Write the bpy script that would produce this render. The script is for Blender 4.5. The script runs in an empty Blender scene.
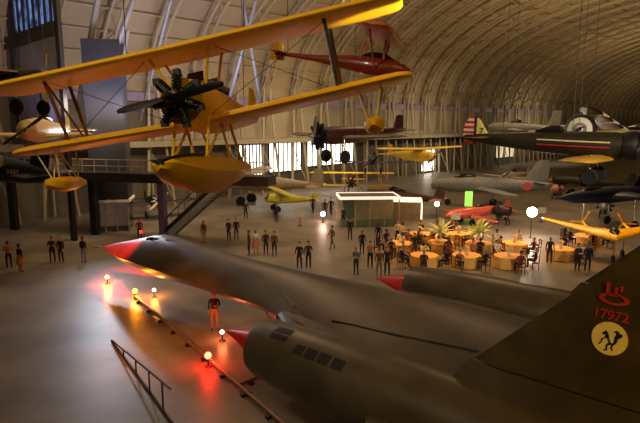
import bpy, bmesh, math, random
from mathutils import Vector, Matrix, Euler
random.seed(7)
PI = math.pi
sc = bpy.context.scene
col = sc.collection
R = math.radians

# ------------------------------------------------------------------ camera
F, HC, HOR = 534.0, 9.0, 124.0
PITCH = math.atan((211.5 - HOR) / F)
cd = bpy.data.cameras.new('camera'); cam = bpy.data.objects.new('camera', cd); col.objects.link(cam)
cam.location = (0, 0, HC); cam.rotation_euler = (PI / 2 - PITCH, 0, 0)
cd.sensor_width = 36; cd.lens = F / 640 * 36; cd.clip_end = 600; cd.clip_start = .1
sc.camera = cam

def ray(px, py):
    a, b = (px - 320) / F, -(py - 211.5) / F
    return Vector((a, math.cos(PITCH) + b * math.sin(PITCH), -math.sin(PITCH) + b * math.cos(PITCH)))
def G(px, py, z=0.0):                       # the place at height z seen at a pixel of the photograph
    r = ray(px, py); t = (z - HC) / r.z
    return Vector((r.x * t, r.y * t, z))
def D(px, py, d):                           # the place at forward distance d
    r = ray(px, py); t = d / r.y
    return Vector((r.x * t, d, HC + r.z * t))

# ------------------------------------------------------------------ materials
def lin(c):
    return tuple(((v / 255) / 12.92 if v / 255 <= .04045 else ((v / 255 + .055) / 1.055) ** 2.4) for v in c)
MATS = {}
def mat(name, rgb, rough=.5, metal=0., emit=0., var=.12, scale=3., ergb=None, bump=0., rgb2=None, coat=0.):
    if name in MATS: return MATS[name]
    m = bpy.data.materials.new(name); m.use_nodes = True
    nt = m.node_tree; b = nt.nodes['Principled BSDF']
    c = lin(rgb)
    tc = nt.nodes.new('ShaderNodeTexCoord')
    nz = nt.nodes.new('ShaderNodeTexNoise'); nz.inputs['Scale'].default_value = scale; nz.inputs['Detail'].default_value = 5
    nt.links.new(tc.outputs['Object'], nz.inputs['Vector'])
    rp = nt.nodes.new('ShaderNodeValToRGB')
    c2 = lin(rgb2) if rgb2 else tuple(min(1, v * (1 + var)) for v in c)
    c1 = c if rgb2 else tuple(v * (1 - var) for v in c)
    rp.color_ramp.elements[0].position = .35; rp.color_ramp.elements[1].position = .65
    rp.color_ramp.elements[0].color = (*c1, 1); rp.color_ramp.elements[1].color = (*c2, 1)
    nt.links.new(nz.outputs['Fac'], rp.inputs['Fac']); nt.links.new(rp.outputs['Color'], b.inputs['Base Color'])
    b.inputs['Roughness'].default_value = rough; b.inputs['Metallic'].default_value = metal
    if coat: b.inputs['Coat Weight'].default_value = coat
    if emit:
        b.inputs['Emission Color'].default_value = (*lin(ergb or rgb), 1); b.inputs['Emission Strength'].default_value = emit
    if bump:
        bp = nt.nodes.new('ShaderNodeBump'); bp.inputs['Strength'].default_value = bump; bp.inputs['Distance'].default_value = .05
        nt.links.new(nz.outputs['Fac'], bp.inputs['Height']); nt.links.new(bp.outputs['Normal'], b.inputs['Normal'])
    MATS[name] = m
    return m

# ------------------------------------------------------------------ mesh helpers
def NB(): return bmesh.new()
def obj(name, bm, m, parent=None, smooth=True, bev=0):
    me = bpy.data.meshes.new(name)
    bmesh.ops.recalc_face_normals(bm, faces=bm.faces)
    bm.to_mesh(me); bm.free()
    for x in (m if isinstance(m, (list, tuple)) else [m]): me.materials.append(x)
    if smooth:
        for p in me.polygons: p.use_smooth = True
        try: me.set_sharp_from_angle(angle=R(38))
        except Exception: pass
    o = bpy.data.objects.new(name, me); col.objects.link(o)
    if parent: o.parent = parent
    if bev:
        md = o.modifiers.new('bevel', 'BEVEL'); md.width = bev; md.segments = 2
    return o
def box(bm, c, s, rz=0, mi=0, M=None):
    r = bmesh.ops.create_cube(bm, size=1)
    mt = Matrix.Translation(Vector(c)) @ Matrix.Rotation(rz, 4, 'Z') @ Matrix.Diagonal((s[0], s[1], s[2], 1))
    if M: mt = M @ mt
    bmesh.ops.transform(bm, matrix=mt, verts=r['verts'])
    for f in {f for v in r['verts'] for f in v.link_faces}: f.material_index = mi
def tube(bm, pts, r, n=8, mi=0, r2=None, cap=True):
    pts = [Vector(p) for p in pts]; rings = []
    for i, p in enumerate(pts):
        t = (pts[min(i + 1, len(pts) - 1)] - pts[max(i - 1, 0)]).normalized()
        u = t.orthogonal().normalized() if abs(t.z) > .95 else t.cross(Vector((0, 0, 1))).normalized()
        w = t.cross(u)
        rr = r if r2 is None else r + (r2 - r) * i / (len(pts) - 1)
        rings.append([bm.verts.new(p + u * math.cos(2 * PI * k / n) * rr + w * math.sin(2 * PI * k / n) * rr) for k in range(n)])
    for a, b in zip(rings, rings[1:]):
        for k in range(n):
            f = bm.faces.new((a[k], a[(k + 1) % n], b[(k + 1) % n], b[k])); f.material_index = mi
    if cap:
        for q in (rings[0], rings[-1]): bm.faces.new(q).material_index = mi
def rings(bm, rr, close=True, cap=True, mi=0):
    vs = [[bm.verts.new(p) for p in r] for r in rr]
    n = len(vs[0])
    for a, b in zip(vs, vs[1:]):
        for k in range(n if close else n - 1):
            f = bm.faces.new((a[k], a[(k + 1) % n], b[(k + 1) % n], b[k])); f.material_index = mi
    if cap:
        bm.faces.new(vs[0]).material_index = mi; bm.faces.new(vs[-1]).material_index = mi
def loft(bm, secs, n=20, e=2., mi=0, cap=True):   # (x, y, z, half width, half height[, exponent]) along x
    rr = []
    for s in secs:
        x, y, z, a, b = s[:5]; ex = s[5] if len(s) > 5 else e
        ring = []
        for k in range(n):
            t = 2 * PI * k / n; c, d = math.cos(t), math.sin(t)
            ring.append((x, y + a * math.copysign(abs(c) ** (2 / ex), c), z + b * math.copysign(abs(d) ** (2 / ex), d)))
        rr.append(ring)
    rings(bm, rr, True, cap, mi)
def lathe(bm, prof, n=20, axis='Z', c=(0, 0, 0), mi=0, cap=True):
    rr = []
    for r, h in prof:
        ring = []
        for k in range(n):
            t = 2 * PI * k / n; a, b = r * math.cos(t), r * math.sin(t)
            p = (a, b, h) if axis == 'Z' else ((h, a, b) if axis == 'X' else (a, h, b))
            ring.append((p[0] + c[0], p[1] + c[1], p[2] + c[2]))
        rr.append(ring)
    rings(bm, rr, True, cap, mi)
def ball(bm, c, r, u=14, v=9, s=(1, 1, 1)):
    q = bmesh.ops.create_uvsphere(bm, u_segments=u, v_segments=v, radius=r)
    bmesh.ops.transform(bm, matrix=Matrix.Translation(Vector(c)) @ Matrix.Diagonal((*s, 1)), verts=q['verts'])
AF = [(1, 0), (.8, .035), (.5, .075), (.25, .085), (.08, .055), (.02, .028), (0, 0), (.02, -.018), (.08, -.03), (.25, -.035), (.5, -.028), (.8, -.012)]
def wing(bm, secs, th=1., mi=0, vert=False):      # (span position, leading edge x, chord, height); chord runs to -x
    rr = []
    for y, le, ch, z in secs:
        ring = []
        for a, h in AF:
            if vert: ring.append((le - a * ch, z + h * ch * th * (1 if h >= 0 else 2.3), y))
            else: ring.append((le - a * ch, y, z + h * ch * th))
        rr.append(ring)
    rings(bm, rr, True, True, mi)
def span_secs(half, le, ch, z=0, tip=.35, sweep=0, dih=0, taper=1., n=3, rnd=True):
    L = []
    pos = [(-1, 1)]
    fr = [0, .5, .85] + ([.93, .97, .99, 1.] if rnd else [1.])
    for f in fr:
        c = ch * (1 - (1 - taper) * f)
        if rnd and f > .9:
            q = {.93: .95, .97: .8, .99: .62, 1.: .35}[f]
        else: q = 1.
        L.append((f * half, le - sweep * f - c * (1 - q) * .45, c * q, z + dih * f))
    return [(-a, b, c, d) for a, b, c, d in reversed(L[1:])] + L
def empty(name, loc=(0, 0, 0), rot=(0, 0, 0)):
    o = bpy.data.objects.new(name, None); col.objects.link(o); o.location = loc; o.rotation_euler = rot
    o.empty_display_size = .2
    return o
def tag(o, label, cat, group=None, kind=None):
    o['label'] = label; o['category'] = cat
    if group: o['group'] = group
    if kind: o['kind'] = kind
    return o
def struct(o, label=None):
    o['kind'] = 'structure'
    if label: o['label'] = label
    return o
def copy_tree(o, parent=None):
    c = o.copy(); col.objects.link(c)
    if parent: c.parent = parent
    for ch in list(o.children): copy_tree(ch, c)
    return c
def text_mesh(name, body, size, m, parent, M, ext=.004, bold=0):
    cu = bpy.data.curves.new(name, 'FONT'); cu.body = body; cu.size = size; cu.extrude = ext; cu.align_x = 'CENTER'; cu.align_y = 'CENTER'; cu.offset = bold
    t = bpy.data.objects.new(name, cu); col.objects.link(t)
    dg = bpy.context.evaluated_depsgraph_get()
    me = bpy.data.meshes.new_from_object(t.evaluated_get(dg))
    bpy.data.objects.remove(t); me.name = name
    me.materials.clear(); me.materials.append(m)
    o = bpy.data.objects.new(name, me); col.objects.link(o); o.parent = parent; o.matrix_local = M
    return o

# ------------------------------------------------------------------ colours of the place
floor_m = mat('polished_concrete', (104, 98, 88), rough=.42, scale=.35, rgb2=(130, 123, 110))
floor_m.node_tree.nodes['Principled BSDF'].inputs['Specular IOR Level'].default_value = .3
vault_m = mat('vault_panel', (150, 135, 105), rough=.8, scale=.15, rgb2=(168, 150, 118))
steel_m = mat('painted_steel', (160, 148, 120), rough=.5, var=.06)
dsteel_m = mat('dark_steel', (19, 19, 24), rough=.5, var=.15)
wallp_m = mat('wall_panel', (148, 138, 112), rough=.7, scale=.3, var=.1)
yellow_m = mat('yellow_fabric', (242, 186, 0), rough=.42, var=.06, scale=2)
yellow2_m = mat('chrome_yellow', (232, 190, 30), rough=.4, var=.08)
black_m = mat('black_metal', (20, 19, 22), rough=.45, var=.2)
engine_m = mat('engine_metal', (62, 50, 48), rough=.35, metal=.7, var=.3, scale=14)
silver_m = mat('bare_metal', (170, 170, 170), rough=.35, metal=.6, var=.1)
grey_m = mat('grey_paint', (120, 124, 122), rough=.5, var=.1)
white_m = mat('white_paint', (225, 222, 212), rough=.45, var=.04)
red_m = mat('red_paint', (200, 30, 22), rough=.4, var=.1)
rust_m = mat('rust_red_paint', (140, 48, 20), rough=.35, var=.12, coat=.3)
navy_m = mat('navy_paint', (26, 28, 48), rough=.45, var=.15)
olive_m = mat('olive_paint', (34, 31, 22), rough=.5, var=.2)
maroon_m = mat('dark_maroon_paint', (62, 30, 26), rough=.4, var=.2)
cream_m = mat('cream_paint', (222, 206, 150), rough=.45, var=.05)
glass_m = mat('dark_glass', (22, 26, 30), rough=.08, var=.05)
rubber_m = mat('tyre_rubber', (22, 21, 20), rough=.8)
cable_m = mat('steel_cable', (40, 36, 32), rough=.5, metal=.4)

# ------------------------------------------------------------------ hangar: floor, far side wall, barrel vault
TH = R(44)
A = Vector((math.sin(TH), math.cos(TH), 0)); N = Vector((-math.cos(TH), math.sin(TH), 0))
def HP(t, l, z): return A * t + N * l + Vector((0, 0, z))     # along the hall, across it, up
HALL = Matrix(((A.x, N.x, 0, 0), (A.y, N.y, 0, 0), (0, 0, 1, 0), (0, 0, 0, 1)))
bm = NB(); q = [bm.verts.new(HP(*p)) for p in ((-60, -40, 0), (330, -40, 0), (330, 56, 0), (-60, 56, 0))]; bm.faces.new(q)
fl = struct(obj('floor', bm, floor_m, smooth=False))

DW, SPR, RH, RV = 55.0, 12.0, 38.0, 19.0
def arc(a, off=0.):       # 0 = springing, pi/2 = crown
    return (DW - RH + (RH - off) * math.cos(a), SPR + (RV - off) * math.sin(a))
T0, T1 = -22, 300
bm = NB(); rr = []
for i in range(29):
    l, z = arc(R(i * 4.2)); rr.append([HP(T0, l, z), HP(T1, l, z)])
rings(bm, rr, close=False, cap=False)
ceil = struct(obj('ceiling', bm, vault_m))
# truss ribs
def rib_bm():
    bm = NB(); P = []; Q = []; Q2 = []
    for i in range(25):
        a = R(i * 4.9); l, z = arc(a, .25); P.append((0, l, z))
        l, z = arc(a, 1.5); Q.append((-.55, l, z)); Q2.append((.55, l, z))
    tube(bm, P, .16, 6); tube(bm, Q, .17, 6); tube(bm, Q2, .17, 6)
    for i in range(24):
        a, b = (P[i], Q[i + 1]) if i % 2 else (Q[i], P[i + 1])
        tube(bm, [a, b], .08, 5, cap=False)
        a, b = (P[i], Q2[i + 1]) if i % 2 else (Q2[i], P[i + 1])
        tube(bm, [a, b], .08, 5, cap=False)
    # splayed legs below the springing
    tube(bm, [Q[0], (-1.6, DW - 2.2, 0)], .16, 7); tube(bm, [Q2[0], (1.6, DW - 2.2, 0)], .16, 7)
    tube(bm, [P[0], (0, DW - .4, 0)], .14, 7)
    tube(bm, [(-1.6, DW - 2.2, .3), (0, DW - .4, 6), Q2[0]], .07, 5); tube(bm, [(1.6, DW - 2.2, .3), (0, DW - .4, 6), Q[0]], .07, 5)
    return bm
rib0 = obj('rib', rib_bm(), steel_m, ceil); rib0.matrix_local = HALL @ Matrix.Translation((-18, 0, 0))
for k in range(1, 56):
    o = rib0.copy(); col.objects.link(o); o.parent = ceil; o.matrix_local = HALL @ Matrix.Translation((-18 + 5.3 * k, 0, 0))
for i in range(1, 18):
    a = R(i * 6.2); l, z = arc(a, .35); bm = NB(); tube(bm, [HP(T0, l, z), HP(T1, l, z)], .09, 6)
    obj('purlin', bm, steel_m, ceil)
for (x0, y0, d0, x1, y1, d1, r) in ((142, -25, 43, 80, 150, 49, .22), (102, -25, 44, 78, 110, 48, .26), (128, 30, 45, 108, 150, 48, .16), (176, -20, 46, 140, 120, 54, .16), (240, -20, 44, 262, 110, 56, .16), (262, -20, 44, 226, 110, 56, .16)):
    bm = NB(); tube(bm, [D(x0, y0, d0), D(x1, y1, d1)], r, 8); obj('brace', bm, mat('pale_brace', (104, 102, 98), rough=.5, var=.06), ceil)
# far side wall with its bands
bm = NB(); rings(bm, [[HP(T0, DW + .1, 0), HP(T0, DW + .1, SPR + .4)], [HP(T1, DW + .1, 0), HP(T1, DW + .1, SPR + .4)]], close=False, cap=False)
struct(obj('wall_far', bm, mat('far_wall', (92, 84, 68), rough=.7, scale=.2, var=.25), smooth=False))
def hall_box(bm, t0, t1, l0, l1, z0, z1, mi=0):
    box(bm, ((t0 + t1) / 2, (l0 + l1) / 2, (z0 + z1) / 2), (abs(t1 - t0), abs(l1 - l0), z1 - z0), mi=mi, M=HALL)
bm = NB(); hall_box(bm, T0, T1, DW - 1.3, DW, SPR - .6, SPR + .3)
struct(obj('trim_1', bm, mat('lavender_duct', (120, 108, 128), rough=.5, var=.1), smooth=False))
bm = NB(); hall_box(bm, 30, T1, DW - .7, DW, 7.2, SPR - .6)
struct(obj('trim_2', bm, wallp_m, smooth=False))
bm = NB(); hall_box(bm, 12, T1, DW - 3, DW - .7, 6.6, 7.2)
struct(obj('trim_3', bm, mat('gallery_edge', (140, 130, 104), rough=.6), smooth=False))

bright_m = mat('lit_white_glass', (245, 240, 225), rough=.3, emit=3.2, var=.01)
wn = 2
def far_window(t0, t1, z0, z1, panes, strength_m=bright_m):
    global wn
    bm = NB()
    hall_box(bm, t0, t1, DW - .25, DW - .1, z1, z1 + .25); hall_box(bm, t0, t1, DW - .25, DW - .1, z0 - .2, z0)
    for k in range(panes + 1):
        t = t0 + (t1 - t0) * k / panes; hall_box(bm, t - .09, t + .09, DW - .3, DW - .1, z0, z1)
    w = struct(obj('window_%d' % wn, bm, dsteel_m, smooth=False)); wn += 1
    bm = NB(); hall_box(bm, t0, t1, DW - .2, DW - .15, z0, z1); obj('pane', bm, strength_m, w, smooth=False)
def tpx(px): # hall position along the far wall seen at picture column px
    x = (px - 320) / F; d = DW / (N.x * x + N.y); return A.x * x * d + A.y * d
far_window(tpx(238), tpx(262), 2.2, 6.3, 7)
far_window(tpx(268), tpx(300), 2.6, 6.4, 7)
far_window(tpx(306), tpx(352), 3.0, 6.5, 10)
far_window(tpx(420), tpx(433), 0.4, 4.2, 1, mat('lit_doorway', (255, 250, 225), emit=4., var=.01))
far_window(tpx(494), tpx(512), 1.5, 4.2, 2, mat('dim_lit_glass', (215, 205, 170), emit=.9, var=.02))

# glazed end screen on the left: dark posts, dusk-blue glass
p0 = D(65.5, 124, 41); 
def EP(t, z, o=0.): return Vector((p0.x, p0.y, 0)) + N * t + A * o + Vector((0, 0, z))
EM = Matrix(((N.x, A.x, 0, p0.x), (N.y, A.y, 0, p0.y), (0, 0, 1, 0), (0, 0, 0, 1)))
def end_box(bm, t0, t1, o0, o1, z0, z1): box(bm, ((t0 + t1) / 2, (o0 + o1) / 2, (z0 + z1) / 2), (abs(t1 - t0), abs(o1 - o0), z1 - z0), M=EM)
bm = NB()
end_box(bm, -.35, .35, -.14, .14, 0, 27); end_box(bm, .35, 22, -.3, .3, 15.5, 16.5)
end_box(bm, 9.6, 10.6, -.25, .25, 9, 27); end_box(bm, .35, 22, -.2, .2, 21.6, 22.1)
end_box(bm, 19, 20, -.25, .25, 0, 27)
w1 = struct(obj('window_1', bm, dsteel_m, smooth=False))
bm = NB(); end_box(bm, .3, 22, .05, .1, 16.5, 27)
dusk_m = bpy.data.materials.new('dusk_glass'); dusk_m.use_nodes = True
nt = dusk_m.node_tree; b = nt.nodes['Principled BSDF']
tc = nt.nodes.new('ShaderNodeTexCoord'); wv = nt.nodes.new('ShaderNodeTexNoise'); wv.inputs['Scale'].default_value = .9; wv.inputs['Detail'].default_value = 3
nt.links.new(tc.outputs['Object'], wv.inputs['Vector'])
rp = nt.nodes.new('ShaderNodeValToRGB'); rp.color_ramp.elements[0].color = (*lin((24, 34, 62)), 1); rp.color_ramp.elements[1].color = (*lin((96, 122, 176)), 1)
rp.color_ramp.elements[0].position = .4; rp.color_ramp.elements[1].position = .65
nt.links.new(wv.outputs['Fac'], rp.inputs['Fac']); nt.links.new(rp.outputs['Color'], b.inputs['Emission Color']); b.inputs['Emission Strength'].default_value = 1.3
b.inputs['Base Color'].default_value = (.02, .03, .06, 1); b.inputs['Roughness'].default_value = .1
obj('pane', bm, dusk_m, w1, smooth=False)
bm = NB()
for k in range(17): end_box(bm, 1 + k * 1.2, 1.18 + k * 1.2, -.12, .04, 16.5, 27)
obj('mullion', bm, mat('mullion_dark', (26, 28, 40), var=.1), w1, smooth=False)
bm = NB(); end_box(bm, .35, 22, -.05, .1, 6.5, 15.5)
struct(obj('wall_left', bm, mat('grey_lavender_panel', (118, 116, 126), rough=.5, scale=.4, var=.2), smooth=False))

# ------------------------------------------------------------------ elevator tower and the raised walkway
twp = G(112, 232); tw = empty('elevator_tower', twp, (0, 0, R(12)))
tag(tw, 'tall dark slate elevator tower rising behind the yellow biplane wing', 'elevator tower')
bm = NB(); box(bm, (0, 1.5, 9.2), (2.9, 3, 13.0)); obj('shaft', bm, mat('slate_cladding', (22, 24, 34), rough=.8, var=.2, scale=.6), tw, smooth=False)
bm = NB(); box(bm, (0, 1.5, 2.62), (3.2, 3.3, .2)); obj('canopy', bm, white_m, tw, smooth=False)
for x in (-1.4, -.47, .47, 1.4):
    bm = NB(); box(bm, (x, .05, 1.25), (.09, .09, 2.5)); obj('post', bm, steel_m, tw, smooth=False)
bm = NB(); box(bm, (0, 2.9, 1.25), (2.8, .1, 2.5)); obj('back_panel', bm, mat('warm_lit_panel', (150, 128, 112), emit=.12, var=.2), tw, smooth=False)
bm = NB(); box(bm, (-1.38, 1.5, 1.25), (.08, 2.8, 2.5)); box(bm, (1.38, 1.5, 1.25), (.08, 2.8, 2.5)); obj('side_panel', bm, glass_m, tw, smooth=False)

wa, wb = D(-60, 170, 46), D(268, 190, 38.5)
wa.z = wb.z = 0
wd = (wb - wa); wl = wd.length; wdir = wd.normalized(); wang = math.atan2(wdir.y, wdir.x)
wk = empty('walkway', wa, (0, 0, wang)); wk['kind'] = 'structure'; wk['label'] = 'dark raised walkway deck across the left side of the hall'
bm = NB(); box(bm, (wl / 2, .9, 4.85), (wl, 1.8, .7)); obj('deck', bm, mat('walkway_fascia', (30, 28, 32), rough=.5, var=.2), wk, smooth=False)
bm = NB()
for k in range(int(wl / 1.1) + 1): box(bm, (k * 1.1, .05, 5.72), (.05, .05, 1.05))
obj('railing_post', bm, steel_m, wk, smooth=False)['kind'] = 'stuff'
for z in (6.25, 5.75):
    bm = NB(); tube(bm, [(0, .05, z), (wl, .05, z)], .035, 6); obj('handrail', bm, steel_m, wk)
for px, py, mm in ((22, 228, dsteel_m), (97, 234, dsteel_m), (178, 233, mat('purple_lit_steel', (88, 78, 122), rough=.5))):
    g = G(px, py); t = (g - wa).dot(wdir); bm = NB(); box(bm, (t, .9, 2.25), (.55, .5, 4.5)); obj('column', bm, mm, wk, smooth=False)
# staircase
sa = G(168, 236); sb_ = D(222, 190, 38.8); sb_.z = 4.6
st = empty('staircase', sa, (0, 0, math.atan2(sb_.y - sa.y, sb_.x - sa.x)))
tag(st, 'dark staircase climbing to the walkway under the yellow float', 'staircase')
hl = math.hypot(sb_.x - sa.x, sb_.y - sa.y)
for s in (-.8, .8):
    bm = NB(); tube(bm, [(0, s, .15), (hl, s, 4.6)], .16, 6); obj('stringer', bm, dsteel_m, st)
    bm = NB(); tube(bm, [(0, s, 1.1), (hl, s, 5.6)], .04, 6)
    for k in range(9): tube(bm, [(hl * k / 8, s, .1 + 4.5 * k / 8), (hl * k / 8, s, 1.1 + 4.5 * k / 8)], .025, 5)
    obj('handrail', bm, cable_m, st)
bm = NB()
for k in range(24): box(bm, (hl * (k + .5) / 24, 0, .18 + 4.45 * k / 24), (.3, 1.5, .05))
obj('tread', bm, grey_m, st, smooth=False)['kind'] = 'stuff'

# ------------------------------------------------------------------ the long dark reconnaissance jet
SX, SY, SYAW = -12.52, 29.96, PI - .737
jet = empty('black_jet', (SX, SY, 0), (0, 0, SYAW))
tag(jet, 'long dark titanium twin-engine jet filling the lower half of the picture', 'jet aircraft')
jet_m = mat('dark_titanium', (70, 63, 53), rough=.42, metal=.1, scale=.8, rgb2=(86, 78, 66))
jetn_m = mat('nacelle_paint', (66, 59, 46), rough=.38, metal=.15, scale=.9, rgb2=(84, 76, 60))
fin_m = mat('fin_paint', (46, 39, 17), rough=.6, scale=1.3, rgb2=(70, 58, 20))
gap_m = mat('dark_gap', (14, 12, 11), rough=.7)
FS = [(0, .03, .03, 2.02), (.5, .16, .14, 2.04), (1.5, .45, .34, 2.1), (3, .85, .62, 2.2), (4.5, 1.15, .88, 2.32), (6, 1.35, 1.16, 2.42), (7, 1.42, 1.26, 2.46),
      (8.5, 1.5, 1.16, 2.5), (10, 1.55, 1.05, 2.52), (13, 1.6, 1.0, 2.55), (15.5, 1.66, 1.0, 2.58), (17, 1.9, 1.0, 2.6), (19, 2.4, 1.0, 2.6), (22, 2.9, 1.0, 2.6),
      (25, 2.9, .95, 2.6), (28, 2.3, .82, 2.6), (30, 1.4, .62, 2.62), (32, .6, .36, 2.65), (33, .1, .1, 2.66)]
bm = NB(); rr = []
for s, c, ht, zc in FS:
    ring = []; n = 15
    for k in range(n):
        u = -1 + 2 * k / (n - 1); y = c * (math.sin(u * PI / 2)); q = abs(y / c)
        ring.append((-s, y, zc + ht * max(0, 1 - q ** 1.7) ** .95))
    for k in range(1, n - 1):
        u = 1 - 2 * k / (n - 1); y = c * (math.sin(u * PI / 2)); q = abs(y / c)
        ring.append((-s, y, zc - .72 * ht * max(0, 1 - q ** 1.9) ** .9))
    rr.append(ring)
rings(bm, rr)
obj('fuselage', bm, jet_m, jet)
bm = NB(); tube(bm, [(0, 0, 2.02), (1.1, 0, 1.98)], .03, 8, r2=.012); obj('nose_probe', bm, steel_m, jet)
# cockpit glazing along the spine
bm = NB(); loft(bm, [(-5.0, 0, 3.06, .2, .05), (-5.6, 0, 3.28, .42, .2), (-6.4, 0, 3.42, .46, .24), (-7.6, 0, 3.48, .44, .22), (-8.8, 0, 3.5, .3, .1)], 16)
cp = obj('canopy', bm, jet_m, jet)
for s in (-1, 1):
    bm = NB(); q = [bm.verts.new(p) for p in ((-5.6, s * .43, 3.26), (-6.3, s * .475, 3.34), (-6.3, s * .40, 3.58), (-5.7, s * .36, 3.42))]; bm.faces.new(q)
    r = bmesh.ops.extrude_face_region(bm, geom=bm.faces[:]); bmesh.ops.translate(bm, vec=(0, s * .02, 0), verts=[v for v in r['geom'] if isinstance(v, bmesh.types.BMVert)])
    obj('window_pane', bm, glass_m, cp, smooth=False)
# wings
for s, nm in ((1, 'wing'), (-1, 'wing')):
    bm = NB()
    wing(bm, [(s * 1.2, -15.6, 14.6, 2.6), (s * 2.8, -18.2, 12.0, 2.6), (s * 4.0, -19.6, 10.4, 2.6)], th=.28)
    wing(bm, [(s * 4.0, -22.0, 7.8, 2.6), (s * 6.0, -23.6, 6.0, 2.6), (s * 7.8, -24.9, 4.4, 2.58), (s * 8.3, -25.8, 3.2, 2.56), (s * 8.47, -26.8, 1.6, 2.55)], th=.22)
    obj(nm, bm, jet_m, jet)
def nacelle(s):
    y = 3.95 * s
    bm = NB()
    # outer skin from lip to nozzle, then back down into the intake
    prof = [(.60, -21.2), (.72, -18.55), (.80, -18.3), (.84, -18.5), (.93, -19.6), (1.0, -21.2), (1.04, -24), (1.04, -27), (.98, -29), (.82, -30.4), (.7, -30.6), (.62, -29.8)]
    lathe(bm, [(r, h) for r, h in prof], 32, 'X', (0, y, 2.6))
    na = obj('nacelle', bm, jetn_m, jet)
    bm = NB(); lathe(bm, [(.02, -16.5), (.18, -17.1), (.4, -17.9), (.53, -18.6), (.52, -19.4), (.5, -20.8)], 24, 'X', (0, y, 2.6))
    sp = obj('inlet_spike', bm, red_m, na); sp['label'] = 'red inlet spike'  # whole spike in one even red
    # bypass louvre panels around the inlet shoulder
    if s > 0:
        for (s0, s1, a0, a1) in ((19.15, 19.75, 52, 62), (19.15, 19.75, 66, 78), (20.2, 20.5, 40, 56), (20.6, 20.95, 40, 56), (21.05, 21.4, 40, 56), (21.5, 21.85, 40, 56)):
            bm = NB(); rr = []
            for k in range(5):
                ang = R(a0 + (a1 - a0) * k / 4); ring = []
                for ss in (s0, s1):
                    rad = .93 + (1.0 - .93) * min(1, max(0, (ss - 19.6) / 1.6)) + .012
                    if ss < 19.6: rad = .84 + .09 * (ss - 18.5) / 1.1 + .014
                    ring.append((-ss, y + rad * math.cos(ang), 2.6 + rad * math.sin(ang)))
                rr.append(ring)
            rings(bm, rr, close=False, cap=False)
            r = bmesh.ops.extrude_face_region(bm, geom=bm.faces[:]); bmesh.ops.translate(bm, vec=(0, -.02, -.03), verts=[v for v in r['geom'] if isinstance(v, bmesh.types.BMVert)])
            obj('louvre_panel', bm, gap_m, na)
    # fin stub and canted all-moving fin
    bm = NB(); ct = math.tan(R(12))
    loft_r = []
    for z, s0, s1, th in ((3.2, 23.9, 30.2, .34), (3.7, 24.3, 29.9, .2), (4.1, 24.6, 29.6, .13)):
        yc = (3.75 - (z - 4.0) * ct) * s
        loft_r.append([(-s0, yc, z), (-(s0 + .8), yc + th, z), (-(s0 + 2.6), yc + th * 1.1, z), (-s1, yc, z), (-(s0 + 2.6), yc - th * 1.1, z), (-(s0 + .8), yc - th, z)])
    rings(bm, loft_r); obj('fin_stub', bm, jetn_m, na)
    bm = NB(); loft_r = []
    for z, s0, s1, th in ((4.13, 24.68, 29.5, .11), (5.5, 26.08, 29.7, .08), (6.75, 27.36, 29.75, .05), (6.92, 27.75, 29.6, .03)):
        yc = (3.75 - (z - 4.0) * ct) * s
        loft_r.append([(-s0, yc, z), (-(s0 + .5), yc + th, z), (-(s0 + (s1 - s0) * .7), yc + th, z), (-s1, yc, z), (-(s0 + (s1 - s0) * .7), yc - th, z), (-(s0 + .5), yc - th, z)])
    rings(bm, loft_r)
    return na, obj('tail_fin', bm, fin_m, na)
na_far, _ = nacelle(-1)
na, fin = nacelle(1)
# markings on the near fin
def FM(s, z, off=.1):      # matrix on the port face: text runs towards the tail
    yc = 3.75 - (z - 4.0) * math.tan(R(12)) + off
    up = Vector((0, -math.sin(R(12)), math.cos(R(12)))); x = Vector((-1, 0, 0)); nrm = x.cross(up)
    return Matrix(((x.x, up.x, nrm.x, -s), (x.y, up.y, nrm.y, yc), (x.z, up.z, nrm.z, z), (0, 0, 0, 1)))
bm = NB(); lathe(bm, [(.295, -.004), (.295, .006)], 40, 'Z')
em = obj('emblem_disc', bm, mat('emblem_yellow', (246, 232, 150), rough=.5, var=.06), fin); em.matrix_local = FM(27.154, 5.215, .1); em['label'] = 'round pale yellow emblem'
bm = NB()
def blob(bm, pts, z0=.006, z1=.012):
    a = [bm.verts.new((x, y, z1)) for x, y in pts]; bm.faces.new(a)
def stroke(pts, ws):
    L, Rr = [], []
    for i, (x, y) in enumerate(pts):
        a, b = pts[max(i - 1, 0)], pts[min(i + 1, len(pts) - 1)]; d = Vector((b[0] - a[0], b[1] - a[1])).normalized()
        L.append((x - d.y * ws[i], y + d.x * ws[i])); Rr.append((x + d.y * ws[i], y - d.x * ws[i]))
    for k in range(len(pts) - 1): blob(bm, [L[k], L[k + 1], Rr[k + 1], Rr[k]])
stroke([(-.12, .06), (-.07, .1), (-.04, .05), (-.01, -.01)], [.015, .04, .03, .014])
stroke([(-.01, -.01), (.02, -.07), (.06, -.1), (.1, -.05), (.11, .03), (.14, .09), (.2, .1)], [.014, .012, .02, .022, .03, .05, .02])
stroke([(.13, .12), (.09, .15), (.06, .12)], [.03, .02, .006])
stroke([(-.05, .02), (-.11, -.03), (-.13, -.1), (-.16, -.13)], [.012, .012, .01, .012])
stroke([(.02, -.08), (-.03, -.13), (-.02, -.2), (-.06, -.22)], [.022, .016, .012, .012])
stroke([(.06, -.1), (.05, -.16), (.08, -.2)], [.014, .012, .01])
r = bmesh.ops.extrude_face_region(bm, geom=bm.faces[:]); bmesh.ops.translate(bm, vec=(0, 0, -.006), verts=[v for v in r['geom'] if isinstance(v, bmesh.types.BMVert)])
obj('emblem_figure', bm, mat('emblem_black', (22, 18, 14), var=.1), em, smooth=False)
redmark_m = mat('faded_red_marking', (172, 50, 24), rough=.6, var=.2)
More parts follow.
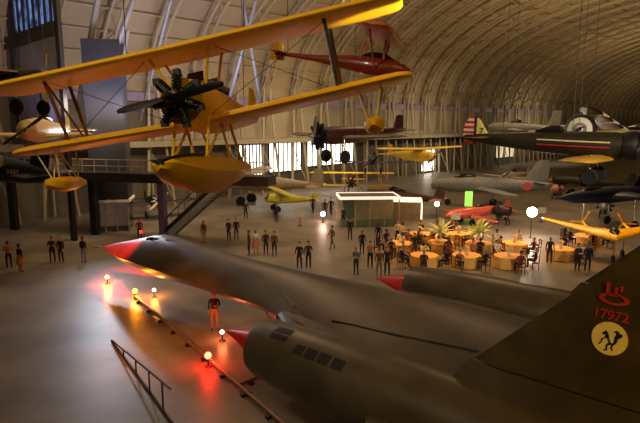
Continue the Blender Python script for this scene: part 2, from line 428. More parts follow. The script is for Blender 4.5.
text_mesh('serial_number', '17972', .235, redmark_m, fin, FM(27.12, 5.61, .095), bold=.004)
bm = NB(); rr = []
for k in range(28):
    t = 2 * PI * k / 28; rr.append([(r0 * math.cos(t) * 1.0, r0 * math.sin(t) * .42 - .04, z) for r0, z in ((.25, 0), (.16, 0), (.16, .008), (.25, .008))])
rr.append(rr[0]); rings(bm, rr, cap=False)
box(bm, (-.12, .15, .004), (.06, .2, .008)); box(bm, (.02, .1, .004), (.06, .16, .008)); box(bm, (-.05, .03, .004), (.2, .05, .008)); box(bm, (.1, .16, .004), (.05, .1, .008))
cr = obj('red_crest', bm, redmark_m, fin, smooth=False); cr.matrix_local = FM(27.135, 5.94, .085)
# spine marking lines and wing joint line
bm = NB(); tube(bm, [(-16.2, 1.2, 3.12), (-17.2, 1.62, 2.98), (-17.35, 2.0, 2.86), (-18.6, 2.45, 2.82)], .03, 6); obj('marking_line', bm, mat('dull_red_line', (128, 66, 56)), jet)
JI = Matrix.Translation((SX, SY, 0)) @ Matrix.Rotation(SYAW, 4, 'Z'); JI.invert()
from mathutils.bvhtree import BVHTree
trees = []
for o in bpy.data.objects:
    if o.type == 'MESH' and (o.name.split('.')[0] in ('fuselage', 'nacelle')) and (o.parent == jet):
        trees.append(BVHTree.FromPolygons([v.co for v in o.data.vertices], [p.vertices for p in o.data.polygons]))
def on_jet(px, py):
    o0 = JI @ Vector((0, 0, HC)); d0 = (JI.to_3x3() @ ray(px, py)).normalized()
    h = [t.ray_cast(o0, d0) for t in trees]; h = [x for x in h if x[0] is not None]
    return min(h, key=lambda x: x[3])[0] if h else None
seam = [q for q in (on_jet(px, py) for px, py in ((332, 321), (352, 325), (372, 330), (400, 336), (430, 342), (455, 347), (478, 352))) if q]
bm = NB(); tube(bm, seam, .04, 6); obj('wing_seam', bm, gap_m, jet)
# undercarriage
def gear(x, y, z1, wheels, nm):
    bm = NB(); tube(bm, [(x, y, .35), (x, y, z1)], .09, 10); tube(bm, [(x, y, .7), (x + .9, y, z1)], .05, 8)
    g = obj(nm, bm, silver_m, jet)
    for dy in wheels:
        bm = NB(); lathe(bm, [(.12, -.1), (.3, -.12), (.37, -.06), (.37, .06), (.3, .12), (.12, .1)], 22, 'Y', (x, y + dy, .37)); obj('wheel', bm, rubber_m, g)
gear(-14.6, 0, 1.9, (-.16, .16), 'nose_gear'); gear(-21.8, 2.6, 2.2, (-.3, 0, .3), 'main_gear'); gear(-21.8, -2.6, 2.2, (-.3, 0, .3), 'main_gear')

# ------------------------------------------------------------------ general aircraft parts
def cables(root, pts, up):
    mw = Matrix.Translation(root.location) @ root.rotation_euler.to_matrix().to_4x4(); inv = mw.inverted()
    for p in pts:
        a = mw @ Vector(p); b = a + Vector((0, 0, up)); bm = NB(); tube(bm, [inv @ a, inv @ b], .012, 5); obj('hanging_cable', bm, cable_m, root)
def propeller(root, x, z, dia, blades, m, ang=0., hubr=.1):
    pr = None
    bm = NB(); lathe(bm, [(.02, x + .28), (hubr * .8, x + .2), (hubr, x + .05), (hubr, x - .06)], 14, 'X', (0, 0, z)); pr = obj('propeller', bm, m, root)
    for k in range(blades):
        a = ang + 2 * PI * k / blades; bm = NB(); rr = []
        for f, w, tw in ((.04, .05, 60), (.2, .08, 45), (.5, .1, 28), (.8, .085, 18), (.96, .06, 14), (1., .03, 12)):
            r = f * dia / 2; ring = []
            for c, h in ((1, 0), (.4, .22), (-.4, .2), (-1, 0), (-.4, -.1), (.4, -.1)):
                u, v = c * w * math.cos(R(tw)) - h * w * math.sin(R(tw)), c * w * math.sin(R(tw)) + h * w * math.cos(R(tw))
                # blade lies along direction a in the y-z plane
                ring.append((x + v, r * math.cos(a) - u * math.sin(a), z + r * math.sin(a) + u * math.cos(a)))
            rr.append(ring)
        rings(bm, rr); obj('blade', bm, m, pr)
    return pr
def radial(root, x, z, rad, ncyl, m, m2):
    bm = NB(); lathe(bm, [(.05, x + .26), (rad * .3, x + .2), (rad * .36, x), (rad * .36, x - .2), (rad * .3, x - .3)], 18, 'X', (0, 0, z)); e = obj('engine', bm, m, root)
    for k in range(ncyl):
        a = 2 * PI * (k + .5) / ncyl; bm = NB()
        d = Vector((0, math.cos(a), math.sin(a))); c = Vector((x - .03, 0, z))
        tube(bm, [c + d * rad * .3, c + d * rad * .9], rad * .13, 10)
        for j in range(5):
            q = c + d * rad * (.42 + .1 * j); tube(bm, [q, q + d * rad * .045], rad * .2, 12)
        box(bm, c + d * rad * .95, (.16, .14, .14)); tube(bm, [c + d * rad * .9 + Vector((.1, 0, 0)), c + d * rad * .34 + Vector((.2, 0, 0))], .02, 5)
        obj('cylinder', bm, m2, e)
    return e
def plane(name, label, loc, yaw, pitch=0., roll=0., body=None, body_m=None, wings=(), wing_m=None, tail=None, fin=None, tail_m=None, fin_m=None,
          engine=None, prop=None, cowl=None, gear=None, cat='aircraft', glass=None, struts=None, up=0, group=None, nsec=18):
    root = empty(name, loc, (roll, -pitch, yaw)); tag(root, label, cat, group)
    bm = NB(); loft(bm, body, nsec); obj('fuselage', bm, body_m, root)
    for w in wings:
        bm = NB(); wing(bm, span_secs(*w[:4], **(w[4] if len(w) > 4 else {})), th=1.3); obj('wing', bm, wing_m, root)
    if tail:
        bm = NB(); wing(bm, span_secs(*tail[:4], **(tail[4] if len(tail) > 4 else {})), th=.8); obj('tailplane', bm, tail_m or wing_m, root)
    if fin:
        x0, z0, h, c0, c1, sw = fin
        bm = NB(); wing(bm, [(z0, x0, c0, 0), (z0 + h * .6, x0 - sw * .6, c0 + (c1 - c0) * .6, 0), (z0 + h * .92, x0 - sw * .92, c1, 0), (z0 + h, x0 - sw - c1 * .2, c1 * .6, 0)], th=.5, vert=True)
        obj('tail_fin', bm, fin_m or body_m, root)
    if cowl:
        x, z, r, L, m = cowl
        bm = NB(); lathe(bm, [(r * .72, x - L * .5), (r * .82, x), (r * .95, x + .02), (r, x - .12), (r * 1.02, x - L * .6), (r * .94, x - L), (r * .8, x - L)], 26, 'X', (0, 0, z), cap=False); obj('cowling', bm, m, root)
    if engine: radial(root, *engine)
    if prop: propeller(root, *prop)
    if glass:
        bm = NB(); loft(bm, glass, 14); obj('canopy', bm, glass_m, root)
    if struts:
        for a, b, r in struts:
            bm = NB(); tube(bm, [a, b], r, 7); obj('strut', bm, wing_m, root)
    if gear:
        for (x, y, z0, z1, r) in gear:
            bm = NB(); tube(bm, [(x, y, z0), (x, y * .9, z1)], .05, 8); g = obj('landing_gear', bm, silver_m, root)
            bm = NB(); lathe(bm, [(r * .35, -.07), (r * .85, -.09), (r, -.03), (r, .03), (r * .85, .09), (r * .35, .07)], 18, 'Y', (x, y, z0)); obj('wheel', bm, rubber_m, g)
    return root

# ------------------------------------------------------------------ yellow float biplane hung in front
bp = empty('float_biplane', (-2.908, 13.573, 9.411), (.184, -.074, -1.733))
tag(bp, 'yellow float biplane hanging nose-on in the upper left foreground', 'biplane')
bm = NB(); loft(bm, [(1.35, 0, 0, .52, .52), (.9, 0, -.02, .55, .58), (0, 0, -.05, .52, .62), (-1.2, 0, -.02, .44, .55), (-3, 0, .05, .25, .36), (-4.7, 0, .15, .07, .18), (-5.0, 0, .18, .03, .1)], 22)
fu = obj('fuselage', bm, yellow_m, bp)
for x in (-.1, -1.15):
    bm = NB(); loft(bm, [(x + .35, 0, .5, .28, .05), (x + .1, 0, .6, .3, .12), (x - .35, 0, .6, .3, .1), (x - .5, 0, .5, .2, .05)], 14); obj('cockpit_coaming', bm, black_m, fu)
    bm = NB(); q = [bm.verts.new(p) for p in ((x + .4, -.24, .58), (x + .4, .24, .58), (x + .2, .2, .86), (x + .2, -.2, .86))]; bm.faces.new(q)
    r = bmesh.ops.extrude_face_region(bm, geom=bm.faces[:]); bmesh.ops.translate(bm, vec=(.015, 0, 0), verts=[v for v in r['geom'] if isinstance(v, bmesh.types.BMVert)])
    obj('windscreen', bm, glass_m, fu, smooth=False)
bm = NB(); wing(bm, span_secs(5.18, 1.36, 1.52, 1.2, dih=.05), th=1.25); uw = obj('upper_wing', bm, yellow_m, bp)
bm = NB(); wing(bm, span_secs(5.18, .76, 1.52, -.45, dih=.16), th=1.25); lw = obj('lower_wing', bm, yellow_m, bp)
radial(bp, 1.62, 0, .62, 7, engine_m, black_m)
propeller(bp, 1.95, 0, 2.5, 2, black_m, ang=R(3), hubr=.12)
bm = NB()
for s in (-1, 1):
    pass
for s in (-1, 1):
    for x0, x1 in ((1.05, .5), (.05, -.4)):
        bm = NB(); tube(bm, [(x0, s * 3.45, 1.2), (x1, s * 3.45, -.35)], .045, 8); obj('interplane_strut', bm, mat('strut_brown', (110, 62, 26), rough=.5) if s < 0 else mat('strut_dark', (70, 60, 40)), bp)
    bm = NB(); tube(bm, [(1.0, s * 3.45, 1.15), (-.35, s * 3.45, -.35)], .03, 6); obj('interplane_strut', bm, mat('strut_brown', (110, 62, 26)), bp)
    for x0, x1 in ((1.0, .7), (.1, -.1)):
        bm = NB(); tube(bm, [(x0, s * .75, 1.2), (x1, s * .42, .4)], .035, 8); obj('cabane_strut', bm, yellow2_m, bp)
    for a, b in (((.9, s * .5, -.35), (.9, s * 3.4, 1.15)), ((.5, s * 3.4, -.3), (.95, s * .8, 1.18))):
        bm = NB(); tube(bm, [a, b], .008, 5); obj('rigging_wire', bm, cable_m, bp)
# main float and its struts
bm = NB()
def floatsec(L, k=1.):
    rr = []
    for x, w, zt, zb in L:
        rr.append([(x, -w, (zt + zb) / 2 + .05), (x, -w * .8, zt), (x, 0, zt + .05 * k), (x, w * .8, zt), (x, w, (zt + zb) / 2 + .05), (x, w * .7, (zt + zb * 2) / 3 - .05), (x, 0, zb), (x, -w * .7, (zt + zb * 2) / 3 - .05)])
    return rr
rings(bm, floatsec([(2.95, .04, -1.42, -1.5), (2.8, .28, -1.36, -1.62), (2.3, .46, -1.34, -1.92), (1.4, .54, -1.34, -2.1), (.2, .56, -1.34, -2.16), (-.35, .55, -1.36, -2.14), (-.37, .52, -1.36, -2.04), (-1.5, .4, -1.4, -1.95), (-2.6, .2, -1.46, -1.7), (-2.9, .06, -1.5, -1.58)]))
mf = obj('main_float', bm, yellow_m, bp)
bm = NB(); bmq = floatsec([(2.96, .05, -1.40, -1.42), (2.78, .3, -1.33, -1.36), (2.3, .44, -1.305, -1.34), (1.55, .45, -1.3, -1.33)]); rings(bm, bmq); obj('deck_panel', bm, black_m, mf)
for s in (-1, 1):
    for a, b in (((.9, s * .42, -.4), (1.5, s * .42, -1.36)), ((.2, s * .45, -.5), (.0, s * .45, -1.36)), ((-.6, s * .4, -.45), (-1.2, s * .35, -1.4)), ((.2, s * .45, -.5), (1.5, s * .42, -1.36))):
        bm = NB(); tube(bm, [a, b], .035, 8); obj('float_strut', bm, yellow2_m, bp)
    # wing-tip float
    bm = NB(); rings(bm, floatsec([(.75, .05, -1.28, -1.36), (.6, .2, -1.22, -1.5), (.1, .26, -1.2, -1.58), (-.4, .22, -1.22, -1.52), (-.85, .05, -1.3, -1.4)], .6)); tf = obj('tip_float', bm, yellow_m, bp)
    for x0, x1, y0, y1 in ((.55, .4, 3.85, 4.0), (.55, .4, 4.45, 4.2), (-.3, -.4, 3.85, 4.0), (-.3, -.4, 4.45, 4.2), (.55, -.35, 3.85, 4.0), (-.3, .35, 4.45, 4.2)):
        bm = NB(); tube(bm, [(x0, s * y0, -.4), (x1, s * y1, -1.22)], .02, 6); obj('strut', bm, cream_m, tf)
    tf.location = (0, 0, .12)
    for v in tf.data.vertices: v.co.y += s * 4.12
bm = NB(); wing(bm, span_secs(1.55, -3.9, .95, .22), th=.8); obj('tailplane', bm, yellow_m, bp)
bm = NB(); wing(bm, [(.2, -3.9, 1.1, 0), (.8, -4.3, .9, 0), (1.15, -4.6, .5, 0)], th=.6, vert=True); obj('tail_fin', bm, yellow_m, bp)
bp_matrix = Matrix.Translation(bp.location) @ bp.rotation_euler.to_matrix().to_4x4()
cables(bp, [(.6, 1.5, 1.25), (.6, -1.5, 1.25), (-3.6, 0, .4)], 16)

# ------------------------------------------------------------------ the other hung aircraft
def between(a, b):          # tail point, nose point -> yaw, pitch
    v = b - a; return math.atan2(v.y, v.x), math.atan2(v.z, math.hypot(v.x, v.y)), v.length
# rust red light plane behind the biplane
ta, no = D(272, 56, 20.5), D(410, 70, 19.0)
yw, pt, L = between(ta, no)
rp_ = plane('light_plane', 'rust red light plane with a gold tail hanging between the biplane wings', ta.lerp(no, .62), yw, pt, 0,
    body=[(L * .38, 0, -.02, .04, .05), (L * .34, 0, -.02, .2, .2), (L * .24, 0, 0, .3, .32), (L * .1, 0, .02, .32, .34), (-L * .08, 0, .05, .24, .25), (-L * .3, 0, .08, .12, .12), (-L * .6, 0, .12, .04, .05)],
    body_m=rust_m, wings=[(2.7, L * .3, 1.1, .92, dict(dih=.1))], wing_m=mat('orange_wing_fabric', (206, 110, 26), rough=.4, var=.1), tail=(.9, -L * .5, .5, .14), tail_m=rust_m,
    fin=(-L * .52, -.12, .62, .62, .5, .05), fin_m=mat('gold_fin', (206, 150, 34), rough=.35, metal=.2),
    glass=[(L * .27, 0, .26, .1, .02), (L * .2, 0, .34, .22, .14), (L * .1, 0, .36, .22, .14), (L * .02, 0, .28, .1, .03)],
    struts=[((L * .2, .25, .2), (L * .2, .25, .92), .04), ((L * .2, -.25, .2), (L * .2, -.25, .92), .04), ((L * .04, .25, .2), (L * .06, .25, .92), .04), ((L * .04, -.25, .2), (L * .06, -.25, .92), .04),
            ((L * .15, .3, -.1), (L * .15, 1.8, .95), .035), ((L * .15, -.3, -.1), (L * .15, -1.8, .95), .035)])
cables(rp_, [(L * .12, 0, .95), (-L * .5, 0, .15)], 15)
# dark maroon radial-engined plane
ta, no = D(405, 133, 33), D(318, 136, 29)
yw, pt, L = between(ta, no)
mp = plane('radial_monoplane', 'dark maroon monoplane with a black radial engine hanging below the right biplane wing', ta.lerp(no, .6), yw, pt, 0,
    body=[(L * .36, 0, 0, .42, .42), (L * .25, 0, 0, .48, .5), (0, 0, .02, .42, .48), (-L * .3, 0, .1, .22, .3), (-L * .6, 0, .2, .05, .1)], body_m=maroon_m,
    wings=[(4.6, L * .22, 1.3, -.15, dict(dih=.15))], wing_m=mat('tan_dark_wing', (96, 82, 62), rough=.5), tail=(1.4, -L * .46, .7, .2), fin=(-L * .44, .2, .9, .9, .6, .3),
    engine=(L * .4, 0, .72, 9, black_m, black_m), prop=(L * .44, 0, 2.2, 2, silver_m, R(80)), gear=[(L * .22, .85, -1.15, -.2, .36), (L * .22, -.85, -1.15, -.2, .36)])
cables(mp, [(.6, .6, .1), (.6, -.6, .1)], 16)
# pursuit plane with striped rudder
ta, no = D(462, 139, 27), D(632, 146, 22.5)
yw, pt, L = between(ta, no)
pp = plane('pursuit_plane', 'dark olive pursuit plane with a red and white striped rudder and yellow fin', ta.lerp(no, .62), yw, pt, 0,
    body=[(L * .38, 0, 0, .5, .5), (L * .3, 0, 0, .56, .56), (L * .1, 0, 0, .52, .56), (-L * .15, 0, .02, .4, .46), (-L * .4, 0, .06, .22, .3), (-L * .6, 0, .1, .06, .14)], body_m=olive_m,
    wings=[(4.4, L * .3, 1.85, -.62, dict(dih=.12, taper=.7))], wing_m=mat('pursuit_wing_yellow', (188, 140, 40), rough=.5, var=.1), tail=(1.4, -L * .42, .85, .12), tail_m=mat('tail_dark', (70, 62, 36)),
    cowl=(L * .41, 0, .62, .5, black_m), engine=(L * .38, 0, .52, 9, engine_m, black_m),
    glass=[(.2, 0, .5, .1, .05), (-.1, 0, .62, .22, .16), (-.5, 0, .6, .2, .2), (-1.1, 0, .5, .08, .06)],
    gear=[(L * .2, 1.0, -1.35, -.4, .36), (L * .2, -1.0, -1.35, -.4, .36)])
bm = NB(); wing(bm, [(.15, -L * .43, .75, 0), (.5, -L * .46, .6, 0), (.95, -L * .5, .26, 0), (1.05, -L * .515, .12, 0)], th=.6, vert=True); pf = obj('tail_fin', bm, mat('fin_yellow', (246, 230, 140), rough=.5), pp)
text_mesh('fin_number', '7', .4, black_m, pf, Matrix.Translation((-L * .43 - .42, -.06, .42)) @ Matrix(((1, 0, 0, 0), (0, 0, -1, 0), (0, 1, 0, 0), (0, 0, 0, 1))))
rud = None
for k in range(11):
    z0, z1 = -.22 + k * .125, -.22 + (k + 1) * .125
    def w(z): return .62 * math.sqrt(max(.06, 1 - ((z - .35) / .85) ** 2))
    def x0(z): return -L * .43 - .75 + max(0, z - .15) * .17 * 0 - 0
    bm = NB()
    rings(bm, [[(x0(z), .05, z), (x0(z) - w(z), .012, z), (x0(z) - w(z), -.012, z), (x0(z), -.05, z)] for z in (z0, z1)])
    o = obj('rudder_stripe', bm, white_m if k % 2 else mat('stripe_red', (206, 48, 34), rough=.5), pp, smooth=False)
bm = NB(); tube(bm, [(-L * .43 - .76, 0, -.22), (-L * .43 - .76, 0, 1.15)], .07, 8); obj('rudder_post', bm, black_m, pp)
for zz, mm in ((.12, cream_m), (-.1, mat('side_stripe_red', (170, 36, 34)))):
    bm = NB()
    tube(bm, [(L * .28, -.575, zz), (L * .1, -.545, zz), (-L * .12, -.43, zz + .02)], .035, 6); obj('side_stripe', bm, mm, pp)
cables(pp, [(.6, .6, .4), (.6, -.6, .4), (-2.6, 0, .3)], 16)
# aircraft with a round white cowl seen nose-on
loc = D(581, 130, 28)
wc = plane('racing_plane', 'white nosed plane with a black ringed round cowl hanging behind the pursuit plane', loc, R(-118), .05, 0,
    body=[(.9, 0, 0, .55, .55), (.3, 0, 0, .58, .58), (-1.5, 0, .05, .4, .42), (-4, 0, .2, .06, .1)], body_m=cream_m, wings=[(2.6, .3, 1.2, -.12, dict(taper=.7))], wing_m=mat('dull_yellow_wing', (178, 160, 70), rough=.5),
    tail=(1.1, -3.3, .6, .2), fin=(-3.2, .2, .8, .8, .5, .3), cowl=(1.3, 0, .74, .8, black_m), prop=(1.45, 0, .5, 2, black_m, R(20)))
bm = NB(); lathe(bm, [(.03, 1.5), (.22, 1.44), (.4, 1.3), (.58, 1.2), (.6, 1.0)], 24, 'X'); obj('nose_bowl', bm, white_m, wc)
bm = NB(); lathe(bm, [(.25, 1.46), (.31, 1.4), (.3, 1.36), (.24, 1.42)], 24, 'X'); obj('nose_ring', bm, grey_m, wc)
cables(wc, [(.3, .4, .5), (.3, -.4, .5)], 16)
# fighter with black and white wing bands at the right edge
loc = D(634, 140, 30)
sf = plane('striped_fighter', 'dark fighter with black and white banded wing cut by the right edge', loc, R(-72), .0, R(-24),
    body=[(3.2, 0, 0, .1, .1), (2.9, 0, 0, .5, .5), (1.2, 0, 0, .55, .62), (-1, 0, .05, .45, .5), (-4.4, 0, .25, .08, .14)], body_m=black_m, wings=[(4.4, .9, 1.9, -.2, dict(taper=.6, dih=.2))], wing_m=black_m,
    tail=(1.5, -3.6, .8, .25), fin=(-3.4, .2, 1.2, 1.1, .6, .5), prop=(3.2, 0, 2.4, 3, black_m, R(30)), glass=[(.8, 0, .5, .15, .05), (.2, 0, .72, .26, .22), (-.8, 0, .62, .2, .16), (-1.4, 0, .5, .05, .03)])
for yy in (-3.5, -2.7, -1.9, 1.9, 2.7):
    f = abs(yy) / 4.4; c = 1.9 * (1 - .4 * f); bm = NB()
    wing(bm, [(yy, .93, c + .05, -.2 + .2 * f), (yy + .4 * (1 if yy > 0 else 1), .93, c - .02, -.2 + .2 * f)], th=1.38); obj('wing_band', bm, white_m, sf)
cables(sf, [(.8, .5, .5), (.8, -.5, .5)], 16)
# navy fighter tail at the left edge, by the walkway
ta, no = D(62, 176, 25), D(-70, 160, 27)
yw, pt, L = between(ta, no)
nv = plane('navy_fighter', 'dark navy fighter fuselage with white number hanging at the left edge', ta.lerp(no, .6), yw, pt, 0,
    body=[(L * .4, 0, 0, .6, .6), (L * .2, 0, 0, .66, .72), (-L * .1, 0, 0, .55, .66), (-L * .35, 0, -.05, .4, .52), (-L * .6, 0, -.1, .08, .2)], body_m=navy_m, wings=[(4.6, L * .25, 2.1, -.2, dict(taper=.6, dih=.5))], wing_m=navy_m,
    tail=(1.7, -L * .42, .9, .0), fin=(-L * .35, .2, 1.1, 1.2, .8, .5), cowl=(L * .44, 0, .66, .7, navy_m), prop=(L * .46, 0, 3, 3, black_m, R(15)),
    glass=[(.8, 0, .6, .15, .05), (.3, 0, .85, .26, .2), (-.5, 0, .8, .22, .18), (-1.1, 0, .6, .06, .05)])
text_mesh('fuselage_number', '3405', .34, mat('number_white', (190, 186, 190)), nv, Matrix.Translation((-L * .3, .47, -.02)) @ Matrix.Rotation(R(8), 4, 'Z') @ Matrix(((-1, 0, 0, 0), (0, 0, 1, 0), (0, 1, 0, 0), (0, 0, 0, 1))))
bm = NB(); lathe(bm, [(.3, 0), (.3, .02)], 20, 'Y', (-L * .2, .5, .42)); obj('insignia_disc', bm, cream_m, nv)
cables(nv, [(.8, .5, .5), (.8, -.5, .5)], 16)
# olive plane above it
ta, no = D(-50, 92, 24), D(44, 78, 22.5)
yw, pt, L = between(ta, no)
ov = plane('olive_plane', 'olive green plane with a dark propeller hanging above the left end of the yellow wing', ta.lerp(no, .62), yw, pt, 0,
    body=[(L * .4, 0, 0, .2, .22), (L * .36, 0, 0, .4, .4), (L * .15, 0, 0, .48, .52), (-L * .2, 0, .05, .34, .4), (-L * .6, 0, .1, .05, .1)], body_m=mat('dull_green_paint', (62, 72, 50), rough=.5), wings=[(3.2, L * .2, 1.3, .3, dict(taper=.7))], wing_m=mat('dull_green_paint', (62, 72, 50)),
    tail=(1.1, -L * .45, .6, .1), fin=(-L * .42, .1, .8, .8, .5, .2), prop=(L * .4, 0, 2.0, 2, cream_m, R(78)), gear=[(L * .2, .7, -1.1, -.2, .34), (L * .2, -.7, -1.1, -.2, .34)])
cables(ov, [(.4, .4, .5), (.4, -.4, .5)], 14)
# small grey fighter far off
loc = D(516, 128, 60)
gf = plane('grey_fighter', 'small grey fighter hanging far off beyond the striped rudder', loc, R(160), .05, 0,
    body=[(3, 0, 0, .1, .1), (2.4, 0, 0, .5, .5), (0, 0, 0, .6, .65), (-2, 0, .1, .4, .45), (-4.2, 0, .2, .1, .15)], body_m=grey_m, wings=[(5, .8, 1.8, -.2, dict(taper=.6))], wing_m=grey_m, tail=(1.6, -3.2, .9, .2), fin=(-3, .1, 2.0, 1.4, .8, .7),
    prop=(3, 0, 2.6, 3, black_m), glass=[(.8, 0, .5, .1, .05), (0, 0, .8, .3, .2), (-1.2, 0, .6, .1, .05)])
cables(gf, [(.4, .4, .5), (.4, -.4, .5)], 14)

# ------------------------------------------------------------------ aircraft standing on the far floor
g = G(487, 203)
ta, no = D(548, 186, 56), D(432, 181, 60); yw, pt, L = between(ta, no)
c = ta.lerp(no, .5); c.z = 2.35
gj = plane('swept_wing_jet', 'silver grey swept-wing jet parked nose left beyond the bright lamp', c, yw, 0, 0,
    body=[(L * .5, 0, 0, .5, .5), (L * .4, 0, 0, .72, .75), (L * .15, 0, .1, .8, .9), (-L * .15, 0, .1, .75, .85), (-L * .4, 0, .15, .5, .55), (-L * .5, 0, .15, .4, .42)], body_m=grey_m,
    wings=[(5.4, L * .15, 2.6, -.3, dict(taper=.6, sweep=3.6))], wing_m=grey_m, tail=(2, -L * .36, 1.2, .6, dict(sweep=1)), fin=(-L * .28, .5, 2.4, 2.6, 1.2, 1.6), glass=[(L * .32, 0, .6, .2, .1), (L * .25, 0, .95, .4, .35), (L * .12, 0, .95, .3, .25), (L * .05, 0, .8, .1, .1)],
    gear=[(L * .35, 0, -2.0, -.4, .35), (-L * .05, 1.3, -1.95, -.3, .4), (-L * .05, -1.3, -1.95, -.3, .4)])
bm = NB(); lathe(bm, [(.46, 0), (.46, .03)], 20, 'Y', (-L * .33, .58, .15)); obj('red_roundel', bm, red_m, gj)
ta, no = D(512, 212, 50), D(446, 214, 47); yw, pt, L = between(ta, no); c = ta.lerp(no, .5); c.z = 1.0
plane('racing_monoplane', 'salmon red low racing aircraft parked beside the amber lamp', c, yw, 0, 0,
    body=[(L * .5, 0, -.05, .1, .1), (L * .4, 0, 0, .5, .42), (L * .15, 0, .05, .6, .55), (-L * .2, 0, .1, .45, .42), (-L * .5, 0, .1, .1, .14)], body_m=mat('salmon_red', (196, 84, 66), rough=.35, coat=.4), wings=[(3.6, L * .2, 1.2, -.25, dict(taper=.7))], wing_m=mat('salmon_red', (196, 84, 66)),
    tail=(1.1, -L * .38, .6, .1), fin=(-L * .36, .1, .8, .8, .5, .3), glass=[(.9, 0, .45, .1, .05), (.3, 0, .62, .26, .16), (-.6, 0, .5, .1, .05)], gear=[(L * .2, .8, -.7, -.2, .3), (L * .2, -.8, -.7, -.2, .3), (-L * .4, 0, -.82, 0, .16)])
# far yellow biplane
c = D(352, 182, 66); c.z = 1.9
fy = plane('yellow_biplane', 'yellow biplane parked face-on far back at the centre of the hall', c, R(-96), .06, 0,
    body=[(1.6, 0, 0, .45, .5), (.8, 0, 0, .5, .6), (-1.5, 0, .05, .35, .45), (-4.4, 0, .2, .08, .15)], body_m=yellow2_m, wings=[(5.2, 1.2, 1.5, 1.1), (5.2, .7, 1.5, -.45)], wing_m=yellow2_m, tail=(1.5, -3.6, .9, .2), fin=(-3.6, .2, .9, .9, .5, .3),
    engine=(1.8, 0, .62, 7, black_m, black_m), prop=(2.1, 0, 2.4, 2, black_m, R(70)), struts=[((.7, y, -.4), (.7, y, 1.1), .05) for y in (-3.6, -.6, .6, 3.6)], gear=[(1.0, .9, -1.5, -.4, .4), (1.0, -.9, -1.5, -.4, .4)])
# yellow flying wing at the right
c = G(612, 262); c = D(612, 238, 34.5); c.z = 1.75
fw = empty('flying_wing', c, (0, 0, R(-106)))
tag(fw, 'bright yellow swept flying-wing aircraft standing at the right among the guests', 'aircraft')
bm = NB(); wing(bm, [(-4.0, -2.3, .7, .5), (-3.7, -2.0, .95, .46), (-2.4, -.95, 1.7, .24), (-.9, .5, 2.8, .02), (0, 1.3, 3.6, -.05), (.9, .5, 2.8, .02), (2.4, -.95, 1.7, .24), (3.7, -2.0, .95, .46), (4.0, -2.3, .7, .5)], th=1.5); obj('wing', bm, mat('flying_wing_yellow', (240, 196, 20), rough=.3, coat=.4), fw)
bm = NB(); loft(bm, [(1.0, 0, .2, .1, .05), (.6, 0, .34, .3, .22), (-.2, 0, .38, .32, .22), (-1.2, 0, .25, .1, .06)], 14); obj('canopy', bm, glass_m, fw)
for s in (-1, 1):
    bm = NB(); tube(bm, [(-.9, s * 1.3, .22), (-2.9, s * 1.3, .35)], .12, 10, r2=.06); po = obj('propeller_shaft', bm, yellow2_m, fw)
    for k in range(3):
        a = 2 * PI * k / 3 + .5 * s; bm = NB(); box(bm, (0, 0, .45), (.03, .1, .8)); b_ = obj('blade', bm, yellow2_m, po, smooth=False); b_.location = (-2.9, s * 1.3, .35); b_.rotation_euler = (a, 0, 0)
for (x, y) in ((.7, 0), (-1.2, 1.0), (-1.2, -1.0)):
    bm = NB(); tube(bm, [(x, y, -1.45), (x, y, -.02)], .05, 8); lg = obj('landing_gear', bm, silver_m, fw)
    bm = NB(); lathe(bm, [(.1, -.06), (.26, -.08), (.3, 0), (.26, .08), (.1, .06)], 16, 'Y', (x, y, -1.45)); obj('wheel', bm, rubber_m, lg)
# dark delta at the far right and small yellow plane at the left middle
ta, no = D(660, 192, 48), D(558, 188, 44); yw, pt, L = between(ta, no); c = ta.lerp(no, .5); c.z = 2.9
plane('delta_jet', 'dark blue grey delta-winged jet parked at the far right behind the flying wing', c, yw, 0, 0,
    body=[(L * .5, 0, 0, .05, .05), (L * .35, 0, 0, .5, .5), (0, 0, .05, .75, .75), (-L * .4, 0, .05, .6, .6), (-L * .5, 0, .05, .4, .4)], body_m=navy_m, wings=[(4.2, L * .12, 5, -.1, dict(taper=.1, sweep=4.4, rnd=False))], wing_m=navy_m,
    fin=(-L * .2, .5, 2.2, 2.6, 1, 1.6), gear=[(L * .25, 0, -2.55, -.3, .35), (-L * .12, 1.4, -2.5, -.3, .4), (-L * .12, -1.4, -2.5, -.3, .4)], glass=[(L * .3, 0, .4, .1, .06), (L * .22, 0, .62, .3, .25), (L * .1, 0, .6, .2, .18)])
c = G(284, 212); c.z = 1.35
plane('trainer_plane', 'small yellow trainer plane parked beyond the guests left of the centre glare', c, R(200), .1, 0,
    body=[(1.8, 0, 0, .35, .4), (.8, 0, 0, .45, .55), (-1.2, 0, .05, .32, .4), (-3.6, 0, .15, .06, .12)], body_m=mat('acid_yellow', (190, 190, 50), rough=.4), wings=[(4.2, .9, 1.3, .75)], wing_m=mat('acid_yellow', (190, 190, 50)), tail=(1.2, -2.9, .7, .15), fin=(-2.8, .1, .8, .8, .5, .3),
    prop=(1.8, 0, 1.8, 2, black_m, R(40)), struts=[((.5, y * .3, -.2), (.5, y, .75), .04) for y in (-1.8, 1.8)], gear=[(.8, .8, -1.0, -.3, .35), (.8, -.8, -1.0, -.3, .35), (-3.2, 0, -1.2, .1, .15)])
c = G(154, 218); c.z = 1.7
